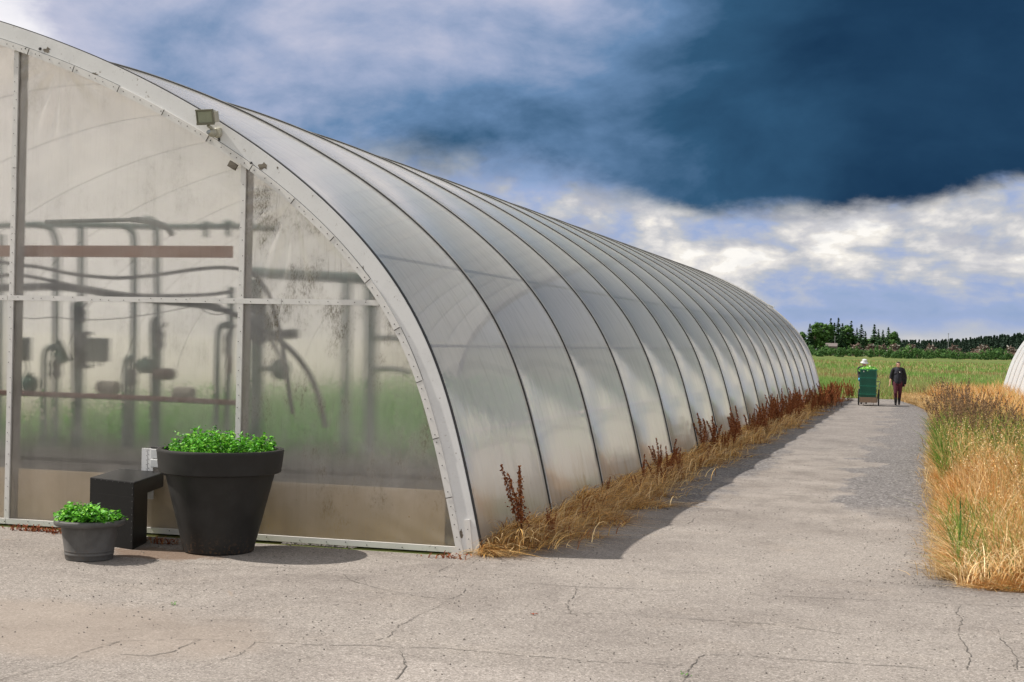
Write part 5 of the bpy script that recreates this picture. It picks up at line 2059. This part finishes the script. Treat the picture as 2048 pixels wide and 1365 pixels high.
def trees():
    con = [conifer('conifer_tree', 60 + i, wide=.22 + .03 * (i % 3)) for i in range(5)]
    bro = [broadleaf('broadleaf_tree', 80 + i) for i in range(3)]
    used = set()
    def put(kind, k, px, top, Y, wide, lab, grp):
        src = (con if kind == 'c' else bro)[k]
        if (kind, k) in used:
            o = copy_tree(src)
        else:
            o = src
            used.add((kind, k))
        p = on_y(px, top, Y)
        o.location = (p[0], Y, 0)
        h = float(p[2])
        o.scale = (h * wide * 1.1, h * wide * 1.1, h)
        o.rotation_euler = (0, 0, RNG.uniform(0, 6))
        tag(o, lab, 'tree', grp)
    g = 'trees in the copse behind the field'
    L = [('b', 1603, 662, 1.5, 'low broad tree at the left end of the copse beside the greenhouse'),
         ('c', 1620, 649, 1.2, 'pointed spruce left of the rounded trees in the copse'),
         ('b', 1631, 646, 1.25, 'lighter rounded tree just right of the pointed spruce at the left of the copse'),
         ('b', 1643, 643, 1.3, 'broad rounded tree in the thick left half of the copse, above the shed'),
         ('b', 1654, 642, 1.2, 'rounded tree touching the tall twin spruces on their left side'),
         ('c', 1662, 637, 1.1, 'left one of the two tallest spruces in the copse'),
         ('c', 1677, 637, 1.1, 'right one of the two tallest spruces in the copse'),
         ('c', 1669, 645, 1.1, 'spruce filling the gap between the two tallest spruces'),
         ('c', 1685, 647, 1.3, 'dark spruce right beside the tallest spruces'),
         ('b', 1693, 648, 1.4, 'lighter rounded tree between spruces in the middle of the copse'),
         ('c', 1703, 642, 1.25, 'tall spruce at the right side of the thick part of the copse'),
         ('c', 1714, 657, 1.0, 'small narrow spruce in the dip of the copse outline'),
         ('c', 1723, 648, 1.1, 'slim pointed spruce right of the dip in the copse'),
         ('c', 1731, 663, 1.2, 'low spruce left of the gap with bright sky in the copse'),
         ('c', 1749, 649, 1.2, 'pointed spruce starting the right hand clump of the copse'),
         ('c', 1757, 659, 1.2, 'middling spruce inside the right hand clump of the copse'),
         ('c', 1766, 661, 1.2, 'low spruce in the middle of the right hand clump'),
         ('c', 1777, 654, 1.1, 'narrow tall spruce near the right end of the copse'),
         ('b', 1788, 661, 1.3, 'rounded tree near the right end of the copse'),
         ('c', 1795, 667, 1.2, 'last low spruce at the right end of the copse')]
    for i, (kd, px, top, wd, lab) in enumerate(L):
        put(kd, i % (5 if kd == 'c' else 3), px, top, 600 + RNG.uniform(-25, 25), wd * .82, lab, g)
    for i in range(16):
        px = 1600 + 195 * (i + RNG.random()) / 16
        put('b' if i % 3 else 'c', i % 3, px, 671 + RNG.uniform(-4, 5), 635 + RNG.uniform(0, 25), 2.0, 'lower tree filling the copse behind the front row of spruces', g)
    # distant wood on the right: a mass of tree tops
    parts = []
    for i in range(300):
        px = 1786 + 330 * (i + RNG.random()) / 300
        Y = RNG.uniform(1000, 1250)
        top = np.interp(px, (1786, 1850, 1920, 1975, 2035, 2120), (683, 682, 680, 675, 670, 670)) + RNG.uniform(-3, 8)
        p = on_y(px, top, Y)
        h = float(p[2])
        n = 130
        t = RNG.random(n)
        a = RNG.uniform(0, 6.28, n)
        rad = h * .17 * (1 - t) ** .8 * RNG.uniform(.5, 1.1, n)
        q = np.stack([p[0] + np.cos(a) * rad, Y + np.sin(a) * rad, h * t], 1)
        tint = pick([(.016, .036, .022), (.024, .050, .028)], [1, 1], n)
        parts.append(leaves(q, RNG.normal(0, .5, (n, 3)) + (0, -.6, .6), np.full(n, h * .13), tint, .8))
    v, t, c = merge(parts)
    tag(np_mesh('distant_wood', v, t, M['needle'], c), 'dark line of distant spruce wood on the right horizon', 'wood', kind='stuff')


trees()


def piles():
    spec = [(1712, 26, 687, 'leftmost reddish heap of waste timber, right of the shed'), (1742, 24, 686, 'pale reddish timber heap with white ends left of centre'),
            (1764, 20, 689, 'low brown timber heap between two paler heaps'), (1788, 26, 687, 'brown timber heap in front of the end of the copse'),
            (1822, 30, 687, 'brown and grey timber heap just right of the copse'), (1862, 30, 689, 'pale grey timber heap in the middle of the open horizon'),
            (1908, 34, 689, 'orange tinted timber heap left of the largest grey heap'), (1966, 46, 688, 'largest grey brushwood heap near the white greenhouse'),
            (2022, 30, 691, 'reddish timber heap at the right, cut by the white greenhouse')]
    for px, wpx, top, lab in spec:
        Y = 540.0
        wpx *= 1.45
        p = on_y(px, top + 1.0, Y)
        h, w = float(p[2]), wpx / F * Y
        m = MB()
        for k in range(320):
            t = abs(RNG.normal(0, .5))
            a = RNG.uniform(0, 6.28)
            z = max(.1, h * (1 - t) * RNG.uniform(.5, 1))
            c = Vector((math.cos(a) * w * .62 * t + RNG.normal(0, .3), math.sin(a) * 3 * t, z * .97))
            d = Vector((RNG.normal(), RNG.normal(), RNG.normal(0, .35))).normalized() * RNG.uniform(.5, 1.5)
            wd = RNG.uniform(.12, .4)
            m.bar(c - d, c + d, wd, wd * .6, int(RNG.choice(3, p=[.42, .13, .45])))
        m.ball((0, 0, 0), (w * .55, 3, h * .62), 2, 12, 8)
        o = m.build('timber_heap', [M['debris'], M['roll'], M['rust_pile']])
        o.location = (p[0], Y, 0)
        tag(o, lab, 'timber heap', 'heaps of waste timber beyond the field')


M['rust_pile'] = plain('red_brown_rubble', (.10, .062, .046), .95, .4, .5)
piles()


def shed():
    Y = 545.0
    a, b = on_y(1652, 686.5, Y), on_y(1674, 700, Y)
    w, h = float(b[0] - a[0]), float(a[2])
    o = empty('shed', ((a[0] + b[0]) / 2, Y, 0))
    tag(o, 'small grey shed in front of the copse', 'shed')
    m = MB()
    m.box((0, 0, h * .38), (w, 3, h * .76))
    m.build('wall', M['shed'], o)
    m = MB()
    m.add([(-w * .54, -1.9, h * .74), (w * .54, -1.9, h * .74), (w * .54, 0, h), (-w * .54, 0, h), (-w * .54, 1.9, h * .74), (w * .54, 1.9, h * .74)],
          [(0, 1, 2, 3), (3, 2, 5, 4), (0, 3, 4), (1, 5, 2), (0, 4, 5, 1)])
    m.build('roof', M['shed'], o)
    for px, top, lab, Yp in ((1670, 673, 'thin pale mast beside the small grey shed', 550.0), (1897, 668, 'thin grey mast rising above the distant wood', 560.0), (1865, 684, 'short pale post on the horizon between timber heaps', 556.0)):
        p = on_y(px, top, Yp)
        m = MB()
        m.tube([(0, 0, 0), (0, 0, float(p[2]))], [.16, .09], 6)
        m.box((0, 0, float(p[2])), (.5, .3, .25))
        q = m.build('mast', M['steel'])
        q.location = (p[0], Yp, 0)
        tag(q, lab, 'mast')


shed()


# ------------------------------------------------------------------ cart, crates, people
def cart():
    Yc = 56.4
    xl, xr = on_y(1717, 806, Yc)[0], on_y(1757, 806, Yc)[0]
    cx = (xl + xr) / 2
    o = empty('cart', (cx, Yc, 0))
    tag(o, 'two wheeled garden cart carrying green crates along the path', 'cart')
    hw = (xr - xl) / 2
    m = MB()
    tw = hw - .055
    m.box((0, -.55, .23), (tw * 2, .03, .20))
    m.box((0, .55, .23), (tw * 2, .03, .20))
    for s in (-1, 1):
        m.box((s * (tw - .015), 0, .23), (.03, 1.07, .20))
    m.box((0, 0, .145), (tw * 2 - .06, 1.07, .02))
    m.build('tray', M['cart_wood'], o)
    m = MB()
    m.tube([(-hw, .05, .318), (hw, .05, .318)], .012, 8)
    m.box((0, .05, .125), (tw * 2, .05, .02))
    m.build('axle', M['steel'], o)
    for s in (-1, 1):
        m = MB()
        rr = .295
        ring = [(s * hw, .05 + rr * math.cos(a), .318 + rr * math.sin(a)) for a in np.linspace(0, 2 * math.pi, 33)]
        m.tube(ring, .023, 8, caps=False)
        wh = m.build('tyre', M['rubber'], None)
        we = empty('wheel')
        we.parent = o
        wh.parent = we
        m = MB()
        m.tube([(s * hw, .05 + .268 * math.cos(a), .318 + .268 * math.sin(a)) for a in np.linspace(0, 2 * math.pi, 33)], .012, 6, caps=False)
        m.tube([(s * hw - .03, .05, .318), (s * hw + .03, .05, .318)], .028, 8)
        for a in np.linspace(0, 2 * math.pi, 19)[:-1]:
            m.tube([(s * hw, .05, .318), (s * hw, .05 + .268 * math.cos(a), .318 + .268 * math.sin(a))], .0035, 4)
        m.build('rim', M['steel'], we)
    m = MB()
    for s in (-1, 1):
        m.tube([(s * (tw + .0), .3, .30), (s * (tw + .04), .62, .62), (s * (tw + .07), .80, .90)], .014, 6)
    m.tube([(-tw - .07, .80, .90), (tw + .07, .80, .90)], .016, 8)
    m.build('handle', M['dark_steel'], o)
    m = MB()
    m.tube([(.2, -.50, .14), (.2, -.50, .02)], .012, 6)
    m.tube([(-.15, -.50, .14), (-.15, -.50, .02)], .012, 6)
    m.build('stand', M['steel'], o)
    # crates
    zc = .16
    cw, cd, ch = .60, .80, .305
    offs = -.035
    tx = [on_y(1736.5, 760, Yc)[0] - cx]
    for k in range(4):
        q = empty('crate', (cx + tx[0] + RNG.normal(0, .006), Yc - .08 + RNG.normal(0, .008), zc + k * (ch + .002)), RNG.normal(0, .01))
        tag(q, ('bottom green vegetable crate, sitting in the cart tray', 'second green crate from the bottom of the stack on the cart', 'third green crate from the bottom, under the one holding leaves', 'top green crate of the stack, heaped with lettuce')[k], 'crate', 'green crates on the cart')
        m = MB()
        t = .012
        for s in (-1, 1):
            m.box((s * (cw / 2 - t / 2), 0, ch / 2), (t, cd, ch))
            m.box((0, s * (cd / 2 - t / 2), ch / 2), (cw - 2 * t - .002, t, ch))
            # lattice of slots: raised ribs
            for i in range(7):
                m.box((-cw / 2 + .045 + i * (cw - .09) / 6, s * (cd / 2 + .005), ch * .45), (.014, .011, ch * .62))
            for z in (.03, .15):
                m.box((0, s * (cd / 2 + .008), z), (cw - .02, .017, .018))
        m.box((0, 0, .012), (cw - 2 * t - .004, cd - 2 * t - .004, .02))
        m.build('crate_shell', M['crate'], q)
        m = MB()
        for s in (-1, 1):
            m.box((0, s * (cd / 2 + .013), ch - .018), (cw + .045, .028, .034))
            m.box((s * (cw / 2 + .0125), 0, ch - .018), (.022, cd - .004, .034))
        m.build('rim', M['crate_rim'], q)
        if k == 3:
            m = MB()
            m.box((-.16, -cd / 2 - .012, ch * .72), (.035, .006, .045))
            m.build('tag', M['white_plastic'], q)
    # lettuce heads lie in the top crate
    z = zc + 3 * (ch + .002) + ch - .07
    heads = [(-.2, -.22, 'pale green lettuce head at the front left of the top crate', .9), (.0, -.24, 'bright green lettuce at the front middle of the top crate', 1.15), (.19, -.20, 'lettuce head with a white stalk at the front right of the top crate', .95),
             (-.1, .05, 'lettuce head behind the front row in the top crate', 1.0), (.13, .08, 'tallest lettuce head in the middle of the top crate', 1.35)]
    for hx, hy, lab, s in heads:
        n = 110
        d = RNG.normal(size=(n, 3))
        d /= np.linalg.norm(d, axis=1, keepdims=True)
        d[:, 2] = np.abs(d[:, 2])
        pos = d * RNG.uniform(.05, .15, (n, 1)) * s * (1.15, 1.15, 1.1)
        v, t, c = leaves(pos, d + RNG.normal(0, .4, (n, 3)), RNG.uniform(.07, .12, n), pick([(.20, .55, .07), (.34, .66, .14), (.08, .34, .05), (.65, .74, .50)], [4, 3, 2, .6], n), .8)
        l = np_mesh('lettuce', v, t, M['leaf'], c)
        l.location = (cx + tx[0] + hx, Yc - .08 + hy, z)
        tag(l, lab, 'lettuce', 'lettuce heads in the top crate')
    return cx, Yc, tw


CARTX, CARTY, CARTW = cart()


def skin_mesh(name, chains, balls, mat, parent, voxel=.012, smooth=6):
    """one continuous surface grown over tapered limbs"""
    m = MB()
    for pts, rs, *fl in chains:
        flat = fl[0] if fl else 1.0
        m.tube(pts, list(rs), 12, flat=flat)
        for p, r in ((pts[0], rs[0]), (pts[-1], rs[-1])):
            m.ball(p, r * .98, 0, 10, 7)
        for p, r in zip(pts[1:-1], rs[1:-1]):
            m.ball(p, r * .98 if flat >= 1 else r * flat, 0, 10, 7)
    for c, r in balls:
        m.ball(c, r, 0, 14, 10)
    o = m.build(name + '_raw', mat)
    rm = o.modifiers.new('r', 'REMESH')
    rm.mode = 'VOXEL'
    rm.voxel_size = voxel
    sm = o.modifiers.new('s', 'SMOOTH')
    sm.factor = .5
    sm.iterations = smooth
    dg = bpy.context.evaluated_depsgraph_get()
    me = bpy.data.meshes.new_from_object(o.evaluated_get(dg))
    me.name = name
    raw = o.data
    bpy.data.objects.remove(o)
    bpy.data.meshes.remove(raw)
    me.polygons.foreach_set('use_smooth', [True] * len(me.polygons))
    q = bpy.data.objects.new(name, me)
    COL.objects.link(q)
    if parent is not None:
        q.parent = parent
    return q


def hand_chains(w, f, side, curl=.5, L=.17):
    """palm plus five bent fingers: w wrist, f direction of the fingers, side direction of the thumb"""
    w, f, s = Vector(w), Vector(f).normalized(), Vector(side).normalized()
    n = f.cross(s).normalized()
    ch = [([w, w + f * .045, w + f * .085], (.024, .032, .030), .55)]
    for k, (o, l) in enumerate(((-.026, .060), (-.009, .078), (.009, .084), (.026, .076))):
        a = w + f * .085 + s * o
        b = a + (f * math.cos(curl) + n * math.sin(curl)) * l * .5
        c = b + (f * math.cos(curl * 2) + n * math.sin(curl * 2)) * l * .5
        ch.append(([a - f * .02, a, b, c], (.0095, .0095, .0085, .007)))
    a = w + f * .025 + s * .026
    b = a + (s * .7 + f * .7).normalized() * .035
    c = b + (s * .25 + f * .95 + n * .2).normalized() * .032
    ch.append(([w + f * .015, a, b, c], (.013, .0125, .0105, .008)))
    return ch


def woman():
    p = on_z(1795, 811)
    Yw = float(p[1])
    o = empty('person', (p[0], Yw, 0))
    tag(o, 'person in black open cardigan and maroon trousers walking toward the camera', 'person')
    # joints, facing -Y (towards the viewer), viewer's left = -X
    H = 1.68
    hipL, hipR = (-.085, 0, .86), (.085, 0, .86)
    kL, aL = (-.080, -.10, .47), (-.070, -.05, .09)
    kR, aR = (.075, .02, .46), (.055, .20, .14)
    shL, shR = (-.185, .0, 1.375), (.185, .0, 1.375)
    eL, wL = (-.265, .03, 1.10), (-.295, -.06, .875)
    eR, wR = (.27, .04, 1.09), (.27, -.03, .85)
    hd = (0.0, -.025, 1.555)
    chains = [
        ([hipL, kL, (aL[0], aL[1], .28), aL], (.088, .056, .050, .036)), ([hipR, kR, (aR[0] + .01, .11, .30), aR], (.088, .056, .050, .036)),
        ([aL, (aL[0], aL[1] - .06, .04), (aL[0], aL[1] - .15, .03)], (.038, .034, .026)), ([aR, (aR[0], aR[1] - .03, .06), (aR[0], aR[1] - .09, .018)], (.038, .034, .024)),
        ([(0, .01, .88), (0, .01, 1.0), (0, 0, 1.18), (0, 0, 1.34), (0, 0, 1.40)], (.110, .118, .118, .130, .09)),
        ([shL, (0, 0, 1.39), shR], (.058, .085, .058)),
        ([(0, 0, 1.38), (0, -.01, 1.47)], (.052, .048)),
        ([shL, eL, wL], (.052, .041, .027)), ([shR, eR, wR], (.052, .041, .027)),
    ]
    chains += hand_chains(wL, (-.05, -.10, -1), (.2, -1, 0), .35) + hand_chains(wR, (.02, -.15, -1), (-.2, -1, 0), .35)
    balls = [((0, -.02, 1.575), (.073, .090, .102)), ((0, -.035, 1.525), (.056, .072, .068)), ((0, -.112, 1.552), (.013, .020, .020)), ((0, -.105, 1.575), (.010, .012, .022)),
             ((-.074, -.005, 1.56), (.010, .020, .028)), ((.074, -.005, 1.56), (.010, .020, .028)), ((0, -.10, 1.490), (.026, .016, .018)),
             ((-.075, -.07, 1.235), (.07, .06, .065)), ((.075, -.07, 1.235), (.07, .06, .065))]
    b = skin_mesh('body', chains, balls, M['skin'], o, .008, 4)
    m = MB()
    for s in (-1, 1):
        m.ball((s * .030, -.100, 1.571), (.012, .008, .007), 0, 8, 5)
        m.bar((s * .014, -.106, 1.590), (s * .050, -.100, 1.592), .008, .006, 1)
    m.build('eyes', [M['hole'], M['hair']], o)
    m = MB()
    m.tube([(-.026, -.098, 1.517), (-.012, -.107, 1.511), (0, -.109, 1.5105), (.012, -.107, 1.511), (.026, -.098, 1.517)], [.003, .007, .007, .007, .003], 6)
    m.build('mouth', M['lip'], o)
    # hair drawn back
    hb = skin_mesh('hair', [], [((0, .015, 1.600), (.084, .088, .090)), ((-.068, -.01, 1.585), (.020, .052, .058)), ((.068, -.01, 1.585), (.020, .052, .058)), ((0, -.065, 1.650), (.062, .038, .030)), ((0, .09, 1.56), (.055, .045, .06)), ((0, .11, 1.49), (.035, .03, .07))], M['hair'], o, .008, 3)
    # trousers, shirt, cardigan, boots
    tr = [([hipL, kL, (aL[0], aL[1], .30)], (.108, .072, .060)), ([hipR, kR, (aR[0] + .01, .11, .31)], (.108, .072, .060)), ([(-.05, 0, .90), (0, 0, .93), (.05, 0, .90)], (.125, .140, .125)), ([(0, 0, .86), (0, 0, 1.02)], (.148, .145))]
    skin_mesh('trousers', tr, [], M['maroon'], o, .012, 4)
    bt = [([(aL[0], aL[1], .36), (aL[0], aL[1], .20), aL, (aL[0], aL[1] - .06, .052), (aL[0], aL[1] - .17, .040)], (.064, .060, .050, .046, .036)),
          ([(aR[0] + .012, .085, .37), (aR[0] + .005, .15, .24), aR, (aR[0], aR[1] - .04, .075), (aR[0], aR[1] - .11, .036)], (.064, .060, .050, .046, .034))]
    skin_mesh('boots', bt, [((aL[0], aL[1] + .03, .035), (.036, .045, .032)), ((aR[0], aR[1] + .045, .11), (.036, .04, .045))], M['boot'], o, .012, 3)
    sh = [([(0, -.005, .90), (0, -.005, 1.05), (0, -.005, 1.18), (0, 0, 1.34), (0, 0, 1.405)], (.158, .158, .146, .146, .098)), ([shL, (0, 0, 1.395), shR], (.064, .088, .064))]
    skin_mesh('shirt', sh, [((-.075, -.075, 1.235), (.076, .066, .07)), ((.075, -.075, 1.235), (.076, .066, .07)), ((0, .01, 1.10), (.16, .14, .15))], M['tee'], o, .012, 4)
    m = MB()
    m.ball((.062, -.152, 1.285), (.026, .006, .017), 0, 10, 6)
    m.build('shirt_print', M['white_plastic'], o)
    cg = [([shL, (-.235, .015, 1.23), eL, (-.275, .015, 1.04)], (.074, .070, .066, .062)), ([shR, (.24, .02, 1.22), eR, wR], (.074, .070, .066, .052)),
          ([(-.185, 0, 1.39), (-.10, .03, 1.41), (.10, .03, 1.41), (.185, 0, 1.39)], (.062, .07, .07, .062)),
          ([(-.125, .03, 1.36), (-.145, .03, 1.15), (-.165, .03, .90), (-.175, .02, .80)], (.075, .072, .066, .050)),
          ([(.125, .03, 1.36), (.150, .03, 1.15), (.185, .03, .90), (.215, .01, .78)], (.075, .076, .076, .062)),
          ([(0, .07, 1.36), (0, .09, 1.1), (0, .09, .82)], (.115, .11, .10))]
    skin_mesh('cardigan', cg, [], M['black_cloth'], o, .012, 4)
    return Yw


M['lip'] = plain('lips', (.34, .10, .085), .5, .1, 40)
woman()


def man():
    Ym = CARTY + 1.22
    p = on_y(1729, 728, Ym)
    o = empty('person', (float(p[0]), Ym, 0))
    tag(o, 'person in pale bucket hat and blue gloves pushing the loaded cart from behind', 'person')
    hx = CARTX - CARTW - .075 - float(p[0])
    hxr = CARTX + CARTW + .01 - float(p[0])
    hy = CARTY + .80 - Ym
    hipL, hipR = (-.09, .10, .88), (.09, .10, .88)
    kL, aL = (-.09, -.05, .49), (-.09, .06, .09)
    kR, aR = (.085, .12, .48), (.08, .34, .14)
    shL, shR = (-.20, -.03, 1.39), (.20, -.03, 1.39)
    wL, wR = (hx + .0, hy + .10, .935), (min(hxr, .42), hy + .10, .935)
    eL, eR = (hx - .03, -.06, 1.14), (min(hxr, .42) + .04, -.10, 1.13)
    chains = [
        ([hipL, kL, (aL[0], aL[1] - .02, .28), aL], (.090, .058, .052, .038)), ([hipR, kR, (aR[0], .24, .30), aR], (.090, .058, .052, .038)),
        ([aL, (aL[0], aL[1] - .06, .04), (aL[0], aL[1] - .16, .03)], (.040, .036, .028)), ([aR, (aR[0], aR[1] - .03, .06), (aR[0], aR[1] - .10, .02)], (.040, .036, .026)),
        ([(0, .10, .88), (0, .07, 1.02), (0, .02, 1.20), (0, -.02, 1.36), (0, -.03, 1.42)], (.140, .140, .135, .145, .09)),
        ([shL, (0, -.03, 1.41), shR], (.062, .09, .062)),
        ([(0, -.03, 1.40), (0, -.07, 1.50)], (.058, .054)),
        ([shL, eL, wL], (.056, .044, .030)), ([shR, eR, wR], (.056, .044, .030)),
    ]
    chains += hand_chains(wL, (.05, -1, -.25), (1, 0, .1), .8) + hand_chains(wR, (-.05, -1, -.25), (-1, 0, .1), -.8)
    balls = [((0, -.085, 1.600), (.075, .092, .105)), ((0, -.105, 1.545), (.058, .072, .068)), ((0, -.182, 1.573), (.014, .020, .022)), ((-.076, -.07, 1.585), (.010, .02, .03)), ((.076, -.07, 1.585), (.010, .02, .03)), ((0, -.165, 1.512), (.028, .018, .02))]
    skin_mesh('body', chains, balls, M['skin'], o, .008, 4)
    m = MB()
    for s in (-1, 1):
        m.ball((s * .030, -.167, 1.592), (.012, .008, .007), 0, 8, 5)
    m.build('eyes', M['hole'], o)
    m = MB()
    m.tube([(-.024, -.165, 1.532), (0, -.174, 1.526), (.024, -.165, 1.532)], [.003, .006, .003], 6)
    m.build('mouth', M['lip'], o)
    hr = skin_mesh('hair', [], [((0, -.06, 1.60), (.083, .085, .085)), ((0, .0, 1.545), (.06, .04, .05))], M['hair'], o, .01, 2)
    m = MB()
    n = 28
    prof_ = [(.150, 1.612), (.155, 1.606), (.148, 1.620), (.100, 1.655), (.096, 1.70), (.088, 1.735), (.06, 1.752), (.004, 1.756)]
    m.lathe([(r, z - 1.6) for r, z in prof_], n)
    ht = m.build('hat', M['hat'], o, 50)
    ht.location = (0, -.08, 1.606)
    ht.rotation_euler = (R(10), R(6), 0)
    tr = [([hipL, kL, (aL[0], aL[1] - .02, .28), (aL[0], aL[1], .12)], (.112, .080, .070, .062)), ([hipR, kR, (aR[0], .24, .30), (aR[0], .32, .17)], (.112, .080, .070, .062)), ([(-.05, .1, .91), (0, .1, .94), (.05, .1, .91)], (.13, .145, .13))]
    skin_mesh('trousers', tr, [], M['tan_cloth'], o, .014, 4)
    sh = [([(0, .10, .90), (0, .07, 1.02), (0, .02, 1.20), (0, -.02, 1.36), (0, -.03, 1.425)], (.158, .155, .150, .158, .098)), ([shL, (0, -.03, 1.415), shR], (.072, .095, .072)),
          ([shL, eL, tuple(np.array(eL) * .35 + np.array(wL) * .65)], (.072, .060, .048)), ([shR, eR, tuple(np.array(eR) * .35 + np.array(wR) * .65)], (.072, .060, .048))]
    skin_mesh('shirt', sh, [], M['black_cloth'], o, .014, 4)
    for w, e, f, s, cu in ((wL, eL, (.05, -1, -.25), (1, 0, .1), .8), (wR, eR, (-.05, -1, -.25), (-1, 0, .1), -.8)):
        hc = [(pts, tuple(q + .006 for q in rs), *fl) for pts, rs, *fl in hand_chains(w, f, s, cu)]
        hc.append(([w, tuple(np.array(w) * .72 + np.array(e) * .28)], (.040, .046)))
        skin_mesh('glove', hc, [], M['glove'], o, .008, 3)
    bt = [([(aL[0], aL[1], .13), aL, (aL[0], aL[1] - .06, .056), (aL[0], aL[1] - .18, .042)], (.058, .054, .050, .040)),
          ([(aR[0], aR[1] - .01, .18), aR, (aR[0], aR[1] - .04, .08), (aR[0], aR[1] - .12, .040)], (.058, .054, .050, .038))]
    skin_mesh('boots', bt, [((aL[0], aL[1] + .03, .04), (.04, .045, .036))], M['boot'], o, .012, 3)


man()
print('objects', len(scene.objects))
